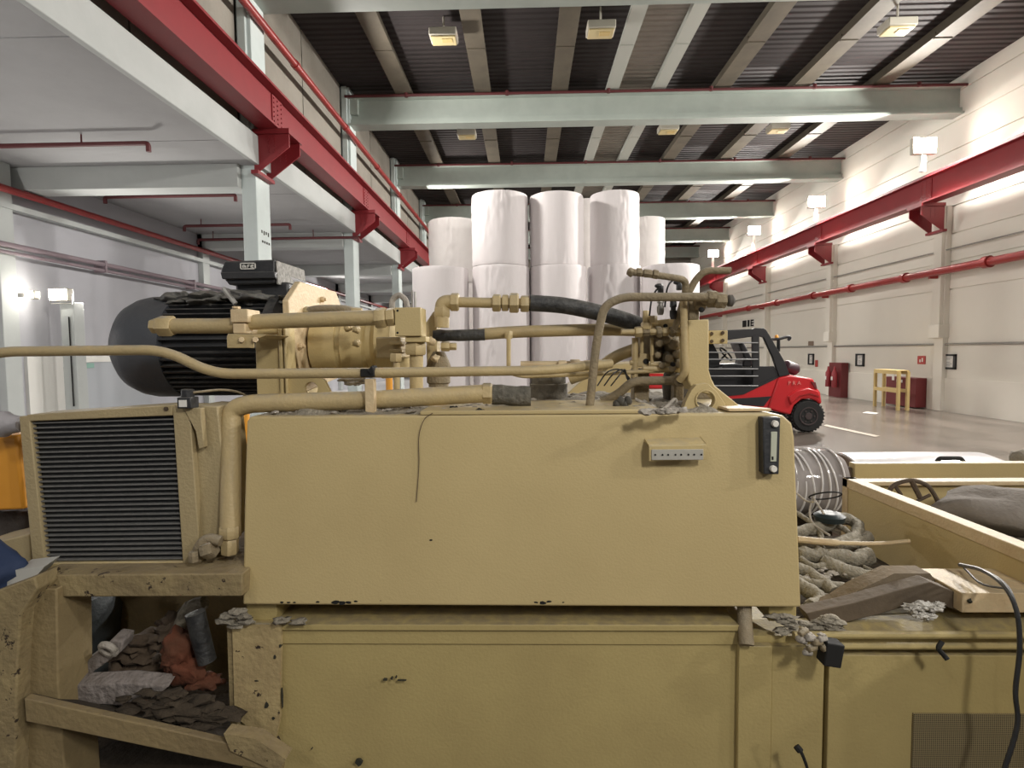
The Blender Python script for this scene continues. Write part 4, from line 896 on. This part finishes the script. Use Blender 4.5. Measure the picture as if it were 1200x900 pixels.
tag(obj('loose_wires', b, M_black), 'loops of thin black wire left of the valve manifold', 'wire')
pipe('return_pipe', 'dusty curved pipe low on the tank leading into the manifold leg', [(705, 470, 1.80), (725, 462, 1.78), (740, 447, 1.76), (765, 446, 1.76), (790, 446, 1.76)], .014, .06, m=M_dpipe)
pipe('cable_sheath', 'white cable curling on the tank top near the mounting post foot', [(745, 468, 1.72), (760, 475, 1.68), (778, 479, 1.64), (792, 472, 1.62), (790, 468, 1.62), (782, 476, 1.58), (772, 484, 1.55)], .005, m=M_lint, cat='cable', soft=True, nm='cable')
b = nb(); c = PZ(765, 482, ZT+.014)
for s in range(6): blob(b, c+V((s*.02-.02, random.uniform(-.02, .03), 0)), .012, 2, .6, (1.4, 1, .7), seed=s+40)
tag(obj('rag', b, M_lint), 'crumpled pale rag on the tank edge left of the post foot', 'rag')
b = nb(); c = PZ(731, 474, ZT+.016)
for s in range(4): blob(b, c+V((s*.011-.02, 0, s % 2*.01)), .012, 2, .4, seed=s+20)
tag(obj('cable_connector', b, mat('dark_grey_lump', (.07, .065, .055), .9, bump=.6)), 'small dark dusty connector lying on the tank left of the manifold', 'connector')
b = nb(); tube(b, smooth_path([P(460, 366, 1.88), P(460, 352, 1.88), P(468, 346, 1.88), P(475, 352, 1.86), P(478, 362, 1.84)]), .010, 10, .1)
tag(obj('fabric_hose_loop', b, M_lint), 'grey fabric hose loop above the square block', 'hose')
b = nb(); cyl(b, P(483, 361, 1.74), P(483, 340, 1.74), .003, 6); cyl(b, P(486.5, 361, 1.74), P(486.5, 342, 1.74), .004, 8); tag(obj('threaded_stud', b, M_steel), 'thin steel studs standing on the square block', 'stud')

# ================================================================== OIL COOLER (left)
CY = 1.5
t = thing('oil_cooler', 'cream framed oil cooler with dark horizontal fins, leaning left of the tank', 'oil cooler')
def cp(x, y, d=0): p = P(x, y, CY); return V((p.x, p.y+d, p.z))
b = nb(); prism(b, [cp(22, 488), cp(34, 487), cp(53, 664), cp(38, 664)], (0, .13, 0)); obj('side_rail', b, M_cool, t, bevel=.003)
b = nb(); prism(b, [cp(202, 476), cp(222, 476), cp(235, 660), cp(214, 662)], (0, .10, 0)); obj('side_rail', b, M_cool, t, bevel=.003)
b = nb(); prism(b, [cp(31, 486), cp(202, 474.5), cp(202, 487), cp(33, 494)], (0, .12, 0)); obj('top_rail', b, M_cool, t, bevel=.003)
b = nb(); prism(b, [cp(50, 660), cp(214, 658), cp(216, 669), cp(53, 671)], (0, .12, 0)); obj('bottom_rail', b, M_tank, t, bevel=.003)
b = nb(); prism(b, [cp(32, 490, .02), cp(204, 485, .02), cp(216, 660, .02), cp(50, 662, .02)], (0, .08, 0)); core = obj('fin_core', b, M_core, t)
b = nb(); n = 29
for i in range(n):
    f = (i+.6)/n
    a = cp(33+17*f, 493+167*f, .008); c = cp(203+12*f, 488+170*f, .008); h = .0018
    prism(b, [a+V((0, 0, -h)), c+V((0, 0, -h)), c+V((0, 0, h)), a+V((0, 0, h))], (0, .02, 0))
obj('fin_tubes', b, M_fin, core)
b = nb()
prism(b, [cp(222, 476, .02), cp(250, 477, .02), cp(259, 560, .02), cp(258, 640, .02), cp(232, 660, .02)], (0, .14, 0)); obj('fan_shroud', b, M_cool, t, bevel=.004)
b = nb(); prism(b, [cp(216, 478, -.004), cp(236, 478, -.004), cp(240, 524, -.004), cp(234, 526, -.004), cp(230, 505, -.004), cp(222, 490, -.004)], (0, .02, 0)); obj('tab_bracket', b, M_cool, t, bevel=.002)
b = nb(); box(b, cp(213, 478, -.02), cp(228, 465, .02)); nut(b, cp(220, 466, 0), cp(220, 456, 0), .017, 8); tc_ = obj('thermostat', b, M_black, t, bevel=.002)
b = nb(); box(b, cp(216, 476, -.024), cp(224, 468, -.02)); obj('printed_label', b, M_white, tc_)
b = nb(); cyl(b, cp(195, 479, -.004), cp(195, 479, .002), .006, 8); obj('rail_hole', b, M_rustbr, t)
b = nb(); torus(b, cp(236, 557, .17), (0, 1, .0), .062, .004, 32, 6, ); torus(b, cp(236, 557, .19), (0, 1, 0), .058, .004, 32, 6); obj('fan_guard', b, M_black, t)
b = nb(); nut(b, cp(246, 641, -.03), cp(259, 637, -.03), .026); tube(b, smooth_path([cp(238, 652, -.02), cp(241, 636, -.03), cp(252, 627, -.03), cp(266, 630, -.03)]), .014, 12, .1); nut(b, cp(237, 640, -.04), cp(238, 652, -.04), .014); obj('inlet_fitting', b, M_dpipe, t)
pipe('thermostat_cable', 'thin cable from the cooler thermostat towards the motor', [(226, 460, 1.5), (262, 457, 1.56), (285, 462, 1.62), (296, 474, 1.66)], .0035, m=M_dpipe, cat='cable', soft=True, nm='cable')
# left edge things
t = thing('pipe_union', 'lilac grey round pipe union at the left edge above the amber box', 'pipe fitting')
b = nb(); lathe(b, P(-30, 497, 1.55), P(28, 497, 1.55), [(0, .03), (.05, .03), (.055, .038), (.09, .038), (.10, .03), (.14, .022)], 18); obj('union', b, mat('lilac_grey', (.33, .32, .34), .7, bump=.4), t)
b = nb(); prism(b, [P(-40, 512, 1.62), P(19, 510, 1.62), P(28, 597, 1.62), P(-40, 600, 1.62)], (0, .15, 0)); tag(obj('amber_box', b, M_orange, bevel=.008), 'amber yellow box at the left edge behind the cooler', 'box')
b = nb(); prism(b, pp([(-40, 600), (33, 600), (33, 628), (-40, 640)], 1.7), (0, .2, 0)); tag(obj('dark_block', b, mat('dark_brown_grey', (.06, .05, .045), .9, bump=.8), bevel=.01), 'dark dirty block under the amber box at the left edge', 'block')
b = nb(); prism(b, pp([(-40, 642), (34, 626), (38, 668), (-40, 700)], 1.55), (0, .25, 0)); tag(obj('pale_cover_plate', b, M_cool, bevel=.005), 'pale beige cover plate at the left edge below the dark block', 'plate')
b = nb(); blob(b, P(-8, 672, 1.42), .075, 3, .35, (1.0, .7, .9), seed=11); tag(obj('blue_cloth', b, M_blue), 'navy blue cloth heap at the left edge', 'cloth')
b = nb(); prism(b, pp([(18, 668), (52, 664), (40, 678), (-10, 698), (-20, 690)], 1.40), (0, .05, .01)); tag(obj('white_sheet_scrap', b, mat('greyish_white', (.5, .5, .47), .6)), 'small pale sheet scrap beside the blue cloth', 'scrap')

# ================================================================== MACHINE BASE (below)
BY = 1.47
ZBt = P(600, 731, BY).z
t = thing('steel_plinth', 'big cream steel plinth under the tank, chipped at its left corner', 'plinth')
b = nb(); a = P(276, 727, BY); c = P(866, 727, BY)
box(b, (a.x, BY, ZBt-.06), (c.x, 2.5, ZBt)); box(b, (a.x, BY+.004, .2), (c.x, 2.45, ZBt-.02)); obj('base_body', b, M_base, t, bevel=.004)
b = nb(); box(b, (a.x+.04, BY-.008, ZBt-.016), (c.x, BY+.02, ZBt+.001)); obj('top_lip', b, M_base, t, bevel=.002)
b = nb(); prism(b, pp([(272, 731.5), (330, 732), (328, 842), (322, 872), (300, 868), (286, 848), (275, 840)], BY-.011), (0, .01, 0)); obj('chipped_corner', b, M_chip, t)
b = nb()
for (x, y, w_, h_) in ((451, 797, 6, 2), (459, 795.5, 3, 3), (464, 794, 2, 3), (470, 798, 10, .5), (330, 817, 1, 28), (312, 827, 6, 8), (320, 842, 4, 4), (328, 757, 3, 5), (322, 770, 5, 5), (300, 798, 6, 2), (365, 878, 1.6, 1.2), (420, 894, 8, 8)):
    cc = P(x, y, BY-.0125)
    pts_ = [cc + V((math.cos(q*PI/4)*w_*BY*k*random.uniform(.6, 1.3), 0, math.sin(q*PI/4)*h_*BY*k*random.uniform(.6, 1.3)))*.5 - cc*0 for q in range(8)]
    pts_ = [cc + (p-cc*.5 if False else V((math.cos(q*PI/4)*w_*BY*k*.5*random.uniform(.6, 1.3), 0, math.sin(q*PI/4)*h_*BY*k*.5*random.uniform(.6, 1.3)))) for q, p in enumerate(pts_)]
    prism(b, pts_, (0, .008, 0))
obj('scratch_marks', b, M_mark, t, kind='stuff')
a2 = P(866, 757, BY-.01); c2 = P(905, 757, BY-.01); e2 = P(967, 757, BY-.01)
b = nb(); box(b, (a2.x, BY-.012, .2), (c2.x, 1.7, a2.z)); box(b, (c2.x+.001, BY-.008, .2), (e2.x, 1.7, a2.z-.002)); obj('corner_panel', b, M_base, t, bevel=.002)
g2 = P(972, 757, BY-.01); h2 = P(1290, 757, BY-.01)
b = nb(); box(b, (g2.x, BY-.012, .2), (h2.x, 1.6, P(1000, 765, BY).z)); rp = obj('right_panel', b, M_base, t, bevel=.002)
b = nb(); box(b, P(1071, 837, BY-.018), P(1215, 930, BY-.018)+V((0, .006, 0))); obj('vent_grille', b, M_mesh, rp, label='fine dark perforated vent grille')
b = nb(); box(b, (e2.x-.01, BY+.03, .2), (g2.x+.01, 1.6, a2.z-.03)); obj('dark_gap', b, M_dark, t)
for yy, rr in ((747, .010), (760, .009)):
    b = nb(); cyl(b, P(930 if yy < 750 else 968, yy-3, 1.455), P(1290, yy-3, 1.455), rr, 10); obj('edge_tube', b, M_base, t)
pipe('drain_pipe', 'short cream pipe between the tank and the base at the right corner', [(872, 705, 1.50), (873, 730, 1.47), (875, 756, 1.44)], .019, m=M_dpipe, soft=True)
# deck and frame at right
ZD = P(1000, 735, 1.5).z
t = thing('press_bed', 'cream steel press bed at right with a long slanting side plate', 'press bed')
xa = P(940, 700, 1.55).x
b = nb(); box(b, (xa-.06, 1.62, .55), (1.42, 2.48, .86)); obj('bay_floor', b, M_dirt, t)
b = nb(); prism(b, [P(868, 745, 1.48), P(1290, 745, 1.48), P(1290, 704, 1.6), P(1100, 700, 1.62), P(960, 724, 1.6), P(868, 726, 1.6)], (0, 0, -.02)); obj('front_deck', b, M_base, t)
XP = 1.40
zp = P(1000, 566, 2.35).z
b = nb(); box(b, (XP, .95, zp-.04), (XP+.055, 2.46, zp)); box(b, (XP, 2.42, .4), (XP+.05, 2.46, zp)); obj('top_flange', b, M_plate, t, bevel=.003)
b = nb(); box(b, (XP+.005, .95, .4), (XP+.035, 2.44, zp-.01)); obj('side_plate', b, M_tank, t)
b = nb(); a = P(1000, 565, 2.75); box(b, (a.x, 2.75, a.z-.02), (3.2, 2.83, a.z)); obj('cross_beam_top', b, M_plate, t, bevel=.003)
b = nb(); prism(b, [P(1000, 567, 2.78), P(1290, 567, 2.78), P(1290, 572, 2.78), P(1180, 574, 2.78), P(1141, 612, 2.78), P(1010, 650, 2.78)], (0, .03, 0)); obj('cross_beam_face', b, M_tank, t)
b = nb(); a = P(972, 548, 3.1); box(b, (P(1002, 545, 3.1).x, 3.1, P(1100, 562, 3.1).z), (3.6, 3.16, P(1100, 543, 3.1).z)); obj('rear_beam', b, M_tank, t, bevel=.004)
b = nb(); box(b, (P(970, 550, 3.1).x, 3.12, P(980, 561, 3.1).z), (P(1001, 545, 3.1).x, 3.16, P(980, 549, 3.1).z)); obj('beam_end', b, M_rustbr, t)
b = nb(); box(b, P(1127, 718, 1.5), P(1290, 696, 1.5)+V((0, .15, 0))); box(b, P(1127, 696, 1.5)+V((0,0,-.004)), P(1290, 695, 1.5)+V((0, .17, .0))); box(b, P(1040, 670, 1.66)+V((0, 0, -.01)), P(1200, 669, 1.66)+V((0, .02, 0))); obj('near_beam', b, M_plate, t, bevel=.002)
b = nb(); prism(b, pp([(1048, 672), (1090, 672), (1098, 684), (1060, 692), (1010, 705), (960, 716), (985, 706), (1006, 692)], 1.60), (0, .06, 0)); obj('folded_plate', b, mat('brown_dusty_plate', (.20, .155, .10), .9, col2=(.13, .10, .07), scale=10, bump=.4), t)
arm = pp([(945, 719), (1000, 707), (1060, 690), (1090, 682), (1127, 697), (1127, 718), (1104, 709), (1078, 706), (1030, 720), (985, 731), (950, 730)], 1.53)
b = nb(); prism(b, arm, (0, .05, 0)); obj('curved_arm', b, mat('dark_dusty_steel', (.12, .09, .06), .8, col2=(.07, .052, .036), scale=12, bump=.3), t, bevel=.002)
b = nb(); c = P(1130, 703, 1.499); blob(b, P(1136, 704, 1.5), .006, 2, .4); obj('oil_spot', b, M_mark, t)
b = nb(); box(b, (XP+.04, 1.3, .84), (3.2, 2.77, .88)); obj('bed_floor', b, M_dust, t)
b = nb(); box(b, (3.1, 1.3, 0), (3.16, 2.77, .84)); box(b, (2.2, 2.6, 0), (2.26, 2.7, .84)); obj('bed_leg', b, M_base, t)
# lid-like frames
b = nb(); pts_ = [P(1040, 585, 2.6), P(1046, 570, 2.6), P(1066, 563, 2.6), P(1085, 568, 2.6), P(1095, 580, 2.6), P(1102, 595, 2.6)]
tube(b, smooth_path(pts_), .010, 8); tube(b, [P(1068, 563, 2.6), P(1078, 583, 2.6)], .012, 8); tube(b, [P(1048, 568, 2.6), P(1056, 580, 2.6)], .009, 8); tube(b, [P(1075, 587, 2.6), P(1090, 580, 2.6)], .008, 8)
tag(obj('spoked_handwheel', b, M_rustbr), 'dark spoked wheel arch behind the slanting frame plate', 'wheel')
b = nb(); tube(b, path_round([P(1098, 541, 3.2), P(1101, 537, 3.2), P(1126, 537, 3.2), P(1130, 541, 3.2)], .02), .012, 8); tag(obj('grab_handle', b, M_dark), 'dark flat grab handle on the rear beam', 'handle')
b = nb(); blob(b, P(1178, 600, 2.5), .2, 3, .25, (1.3, .8, .55), seed=2); tag(obj('grey_sack', b, mat('grey_sack_mat', (.22, .195, .17), .95, bump=.6)), 'grey dusty sack behind the slanting plate at the right edge', 'sack')
b = nb(); blob(b, P(1196, 536, 3.3), .05, 2, .3); tag(obj('grey_lump', b, M_dust), 'small grey lump on the rear beam at the right edge', 'lump')
# wrapped roll lying behind
t = thing('wrapped_roll', 'roll wrapped in white film lying on its side behind the frame beams', 'roll')
XA = P(985, 540, 4.0).x; zc = P(985, 531, 4.0).z-.41
b = nb(); lathe(b, (XA, 4, zc), (XA+1.15, 4, zc), [(0, .37), (.01, .41), (.5, .412), (1.0, .405), (1.12, .36), (1.15, .1)], 48); obj('film_wrap', b, M_film, t)
b = nb(); lathe(b, (XA-.008, 4, zc), (XA+.01, 4, zc), [(0, .05), (0, .4), (.018, .4)], 40); obj('end_face', b, M_card, t)
b = nb()
for yy in (3.7, 4.2): box(b, (XA, yy, 0), (XA+1.2, yy+.1, max(.05, zc-.405)))
tag(obj('timber_cradle', b, M_card), 'timber bearers under the lying wrapped roll', 'timber')
t = thing('film_bundle', 'bundle wrapped in glossy clear film just right of the tank', 'bundle')
xa_ = P(895, 560, 2.9).x; xb_ = P(972, 560, 2.9).x; zc_ = 1.005
b = nb(); lathe(b, (xa_, 2.9, zc_), (xb_+.05, 2.9, zc_), [(0, .1), (.01, .165)] + [(.03+.02*q, .17+.004*(q % 2)) for q in range(int((xb_-xa_)/.02))] + [(xb_-xa_+.03, .15), (xb_-xa_+.05, .08)], 48)
for v in b.verts: v.co += V((0, mnoise.noise(v.co*9), mnoise.noise(v.co*9+V((5, 0, 0)))))*.01
obj('film_wrap', b, mat('clear_film', (.42, .39, .38), .1, col2=(.2, .175, .165), scale=7, amt=.95, bump=.5, bscale=12, spec=.9, stretch=(1, .3, .3)), t)
for q, f in enumerate((.2, .33, .45, .56, .68, .78, .88)):
    b = nb(); torus(b, (xa_+(xb_-xa_)*f, 2.9, zc_), (1, .12, .1*(q % 3-1)), .176, .005, 48, 6, PI*.9, PI*1.9 if False else PI*2.9); obj('film_fold_highlight', b, mat('film_highlight_white', (.72, .70, .70), .15), t)  # white rings imitate highlight streaks on the film folds
b = nb(); box(b, (xa_, 2.86, .88 if False else 0), (xb_, 3.0, zc_-.168)); tag(obj('bundle_stand', b, M_dirt), 'dark block under the film wrapped bundle', 'block')
# hoses in the bay
HZ = .9
hoses = [
 ([(930, 625), (960, 618), (985, 608), (1003, 613), (1004, 628), (985, 636), (960, 640)], .022, 'looped upward beside the frame plate'),
 ([(930, 633), (965, 640), (1000, 638), (1018, 628)], .020, 'topmost straight one with a bent tip'),
 ([(935, 650), (965, 652), (1000, 655), (1020, 652)], .028, 'thickest, with a rounded end'),
 ([(965, 658), (985, 668), (1008, 674), (1030, 678)], .024, 'second thick one, ending near the folded plate'),
 ([(932, 665), (950, 672), (968, 685), (978, 695)], .020, 'short one slanting down beside the tank'),
 ([(934, 685), (948, 692), (962, 704), (950, 712)], .022, 'lowest, against the tank corner'),
 ([(932, 676), (955, 684), (990, 688)], .014, 'thin one between the short hoses'),
 ([(931, 600), (950, 612), (962, 628), (958, 645)], .010, 'thin dark loop below the wire ring'),
 ([(975, 612), (992, 622), (1012, 640), (1008, 652)], .011, 'thin one curving beside the slanting plate'),
 ([(1012, 664), (1030, 672), (1042, 680)], .006, 'thinnest, just above the folded plate'),
 ([(938, 655), (955, 664), (980, 660), (998, 668)], .012, 'thin one crossing under the thickest hose'),
]
for i, (pts_, r, lab) in enumerate(hoses):
    q = [P(x, y, 2.15-(y-610)/100*.5) for x, y in pts_]
    b = nb(); tube(b, smooth_path(q), r, 14, .35, i)
    tag(obj('discarded_hose', b, M_dhose), 'dusty hose right of the tank, ' + lab, 'hose', 'dusty hoses in the frame bay')
b = nb(); tube(b, smooth_path([P(935, 632, 1.98), P(980, 636, 1.95), (P(1030, 637, 1.93)), P(1066, 634, 1.92)]), [.012]*11+[.007]*20, 10)
tag(obj('thin_rod', b, M_plate), 'thin pale rod lying across the dusty hoses', 'rod')
b = nb()
for i in range(45):
    x = random.uniform(936, 1010); y = random.uniform(655, 712)
    if x > 940+(712-y)*1.6+10: continue
    q = P(x, y, 2.1-(y-610)/100*.5); blob(b, q-V((0, 0, .03)), random.uniform(.005, .013), 2, .5, (1.5, 1, .7), seed=i)
o = obj('lint_debris', b, M_lint, kind='stuff'); tag(o, 'pale fibre debris between the dusty hoses beside the tank', 'debris')
b = nb(); torus(b, P(967, 581, 2.2), (0, .55, 1), .058, .003, 40, 6); tag(obj('wire_ring', b, M_dark), 'thin dark wire ring standing over the hose pile', 'wire')
b = nb(); tube(b, smooth_path([P(955, 577, 2.2), P(949, 598, 2.15), P(952, 612, 2.1), P(964, 622, 2.05), P(972, 627, 2.0)]), .004, 8); tube(b, [P(953, 583, 2.18), P(966, 603, 2.1)], .004, 8); tube(b, smooth_path([P(930, 575, 2.2), P(945, 587, 2.15), P(955, 588, 2.1)]), .004, 6)
tag(obj('pale_cable', b, M_lint), 'pale looping cable below the wire ring', 'cable')
b = nb(); lathe(b, P(972, 610, 2.12), P(972, 600, 2.12), [(0, .05), (.02, .055), (.03, .04), (.03, .02)], 20); tag(obj('blue_black_cap', b, mat('dark_teal', (.012, .022, .025), .5)), 'dark teal round cap between pale cable and hoses', 'cap')
for i, s in enumerate((0, 5, 9)):
    pass
b = nb()
tube(b, smooth_path([P(1125, 662, 1.62), P(1150, 668, 1.5), P(1175, 685, 1.38), P(1191, 715, 1.34), P(1195, 760, 1.33), P(1190, 810, 1.33), P(1192, 850, 1.33), P(1176, 905, 1.33)]), .0055, 8)
tube(b, smooth_path([P(1135, 664, 1.62), P(1160, 672, 1.5), P(1182, 690, 1.38), P(1194, 722, 1.335)]), .004, 8); tube(b, smooth_path([P(1130, 666, 1.6), P(1150, 684, 1.5), P(1180, 690, 1.4)]), .003, 6)
tag(obj('black_cable', b, M_black), 'black cable hanging down the right panel from the near beam', 'cable')
b = nb()
for i, (x, y, s) in enumerate(((1070, 712, .02), (1082, 710, .022), (1095, 712, .02), (1078, 720, .018), (1090, 722, .014), (1100, 708, .012))): blob(b, P(x, y, 1.515), s*.9, 4, .5, (1.2, .6, .6), seed=i, fr=3)
tag(obj('crumpled_bag', b, mat('crumpled_white', (.6, .58, .54), .3, col2=(.2, .18, .15), scale=30, bump=.5, bscale=40)), 'crumpled white plastic bag under the curved arm', 'bag')
t = thing('plug_cluster', 'cluster of dirty connectors with a black plug at the base corner', 'connector')
b = nb(); rbox(b, (-.022, -.02, -.03), (.022, .02, .03), Matrix.Translation(P(973, 764, 1.39)) @ Matrix.Rotation(.15, 4, 'Y')); obj('black_plug', b, M_dark, t, bevel=.003)
for i, (x, y, s) in enumerate(((940, 738, .011), (948, 744, .013), (956, 752, .014), (962, 744, .011), (950, 758, .012), (938, 748, .012), (966, 755, .012), (945, 762, .009))):
    b = nb(); cc = P(x, y, 1.39); blob(b, cc, s*.7, 2, .7, (1.2, 1, .7), seed=i+4); nut(b, cc+V((-.012, -.012, .006*(i % 3-1))), cc+V((.012, 0, -.008*(i % 2))), s*.75); obj('connector', b, M_lint if i % 2 else M_dpipe, t)
b = nb(); tube(b, smooth_path([P(1104, 752, 1.4), P(1100, 760, 1.395), P(1106, 768, 1.395), P(1110, 773, 1.39)]), .006, 8, .3); tag(obj('black_tie', b, M_dark), 'black cable tie end on the right panel edge', 'cable tie')
b = nb(); tube(b, smooth_path([P(933, 874, 1.39), P(940, 884, 1.38), P(946, 900, 1.38), P(950, 915, 1.38)]), [.008]*8+[.004]*23, 8, .2); tag(obj('black_wire_end', b, M_dark), 'frayed black wire end at the bottom of the base', 'wire')
b = nb()
for i, (x, y) in enumerate(((268, 722), (277, 716), (285, 722), (262, 728), (290, 728), (275, 732), (330, 727), (350, 728))): blob(b, P(x, y, 1.45), .013, 2, .7, (1.8, 1, .6), seed=i+60)
o = obj('fibre_tuft', b, M_dust, kind='stuff'); tag(o, 'grey fibre tuft caught at the left corner under the tank', 'debris')
for (px, py, lab) in ((1000, 720, ''),): pass
b = nb()
for i in range(26): blob(b, P(random.uniform(905, 985), random.uniform(722, 742), 1.47), .012, 2, .6, (1.8, 1, .5), seed=i+80)
o = obj('deck_dust', b, M_dust, kind='stuff'); tag(o, 'grey dust heap under the right corner of the tank', 'dust')

# ================================================================== LEFT FRAME BELOW THE COOLER
t = thing('cooler_frame', 'chipped cream steel frame carrying the cooler at lower left', 'frame')
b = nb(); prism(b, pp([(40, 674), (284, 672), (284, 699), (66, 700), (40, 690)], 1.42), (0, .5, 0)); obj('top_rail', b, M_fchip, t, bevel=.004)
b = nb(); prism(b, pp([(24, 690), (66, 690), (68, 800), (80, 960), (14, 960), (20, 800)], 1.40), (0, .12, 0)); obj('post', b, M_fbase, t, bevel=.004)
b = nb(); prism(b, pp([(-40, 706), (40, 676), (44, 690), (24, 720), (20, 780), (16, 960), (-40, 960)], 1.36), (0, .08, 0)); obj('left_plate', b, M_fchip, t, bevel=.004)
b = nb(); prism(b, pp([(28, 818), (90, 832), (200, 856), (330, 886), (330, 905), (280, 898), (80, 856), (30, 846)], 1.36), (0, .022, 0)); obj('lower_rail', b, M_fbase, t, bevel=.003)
sh = [P(28, 820, 1.36)+V((0, .024, 0)), P(330, 888, 1.36)+V((0, .024, 0)), P(300, 800, 1.9), P(70, 790, 1.9)]
b = nb(); prism(b, sh, (0, 0, -.02)); obj('shelf', b, M_dirt, t)
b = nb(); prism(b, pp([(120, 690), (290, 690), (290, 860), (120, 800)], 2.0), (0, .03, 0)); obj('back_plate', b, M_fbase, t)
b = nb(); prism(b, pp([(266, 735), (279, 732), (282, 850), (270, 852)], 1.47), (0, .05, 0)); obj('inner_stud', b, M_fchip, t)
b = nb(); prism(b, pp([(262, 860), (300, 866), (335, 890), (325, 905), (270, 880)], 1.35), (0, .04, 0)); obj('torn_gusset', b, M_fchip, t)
b = nb(); cc = P(92, 745, 1.95); lathe(b, cc+V((0, 0, -.2)), cc+V((0, 0, .2)), [(0, .14), (.1, .15), (.2, .13), (.3, .145), (.36, .12)], 24); tag(obj('grey_casting', b, M_greyblue), 'dark grey blue casting seen through the left frame', 'casting')
b = nb(); holed(b, pp([(68, 806), (74, 796), (115, 765), (130, 752), (142, 754), (142, 764), (120, 780), (92, 800), (150, 798), (198, 803), (186, 808), (165, 832), (120, 824), (72, 832)], 1.50), P(131, 759.5, 1.5), .0105, .05) if False else prism(b, pp([(68, 806), (74, 796), (115, 765), (130, 750), (144, 752), (142, 764), (120, 780), (92, 800), (90, 806)], 1.50), (0, .05, .01))
prism(b, pp([(68, 806), (92, 803), (150, 800), (198, 805), (165, 830), (120, 826), (76, 832), (68, 820)], 1.46), (0, .04, .015))
o = obj('lint_covered_bracket', b, mat('mauve_lint', (.27, .24, .225), .95, col2=(.09, .07, .055), scale=24, bump=1, bscale=60), bevel=.004); tag(o, 'V shaped bracket covered in pale lint on the frame shelf', 'bracket')
b = nb(); torus(b, P(127, 761, 1.485), (.2, 1, .5), .021, .009, 24, 8); tag(obj('eye_ring', b, M_lint), 'dusty ring eye at the upper end of the linted bracket', 'ring')
b = nb()
for i, (x, y, s, sc) in enumerate(((160, 760, .055, (1.4, 1, .55)), (185, 748, .05, (1.3, 1, .6)), (205, 735, .045, (1, 1, 1)), (150, 780, .04, (1, 1, 1)), (175, 785, .05, (1.2, 1, .6)))): blob(b, P(x, y, 1.62), s, 3, .5, sc, seed=i+30, fr=2.4)
tag(obj('brown_casting', b, M_rustbr), 'brown dirty clamp casting between the linted bracket and the rusty part', 'casting')
b = nb()
for i, (x, y, s, sc) in enumerate(((210, 762, .045, (1, .8, 1.2)), (222, 785, .045, (1.1, .8, 1)), (240, 798, .035, (1.5, .8, .6)), (204, 775, .03, (.8, .8, 1.4)))): blob(b, P(x, y, 1.52), s, 3, .4, sc, seed=i+50, fr=2.2)
tag(obj('rusty_clamp', b, M_rust), 'rusty orange clamp part on the frame shelf', 'clamp')
b = nb(); tube(b, [P(229, 718, 1.5), P(235, 745, 1.5), P(243, 775, 1.5)], [.026, .026, .024], 16, .1); tag(obj('black_hose_stub', b, M_hose), 'short thick black hose stub standing beside the rusty clamp', 'hose')
b = nb(); tube(b, smooth_path([P(205, 748, 1.6), P(215, 725, 1.6), P(222, 712, 1.6), P(240, 706, 1.6)]), .02, 12, .2); tag(obj('dusty_elbow', b, M_dhose), 'dusty bent hose above the rusty clamp', 'hose')
b = nb()
for i in range(40):
    x = random.uniform(130, 270); y = random.uniform(812, 850)
    if y > 822+(x-60)*.22: continue
    blob(b, P(x, y, 1.42), random.uniform(.012, .03), 2, .6, (1.6, 1, .5), seed=i+90)
o = obj('shelf_dirt', b, M_dirt, kind='stuff'); tag(o, 'heaped brown dirt on the lower left frame shelf', 'dirt')
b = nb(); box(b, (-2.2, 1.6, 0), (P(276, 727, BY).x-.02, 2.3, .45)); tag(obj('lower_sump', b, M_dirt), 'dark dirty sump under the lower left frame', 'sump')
# beige machine part behind the manifold, with a red cover
t = thing('rear_machine_part', 'beige sloping machine cover seen between the pipes behind the tank', 'machine cover')
b = nb(); prism(b, pp([(655, 470), (690, 438), (712, 427), (800, 423), (800, 600), (655, 600)], 3.4), (0, .5, 0)); obj('cover', b, M_tank, t, bevel=.01)
b = nb(); box(b, P(760, 456, 3.3), P(780, 438, 3.3)+V((0, .1, 0))); obj('red_cover', b, M_fred, t, bevel=.015, label='small red cover')
b = nb(); box(b, P(762, 463, 3.2), P(800, 457, 3.2)+V((0, .1, 0))); obj('pale_strip', b, M_white, t)
b = nb(); box(b, (P(655, 470, 3.4).x, 3.42, 0), (P(800, 470, 3.4).x, 3.88, P(700, 600, 3.4).z+.01)); obj('pedestal', b, M_dirt, t)
# yellow bollards behind the pump
for (px, y0, Y, h, lab) in ((456, 443, 9.0, 1.25, 'behind the pump'), (288, 481, 6.5, 1.0, 'behind the suction pipe bend')):
    q = P(px, y0, Y); b = nb(); cyl(b, (q.x, Y, 0), (q.x, Y, q.z), 4*Y/650, 16); tag(obj('yellow_bollard', b, M_orange), 'yellow bollard on the floor ' + lab, 'bollard')
# ------------------------------------------------------------------ finish
for o in list(ROOTS):
    fin(o)
for o in bpy.data.objects:
    if '_f' in o: del o['_f']
print('objects', len(bpy.data.objects))
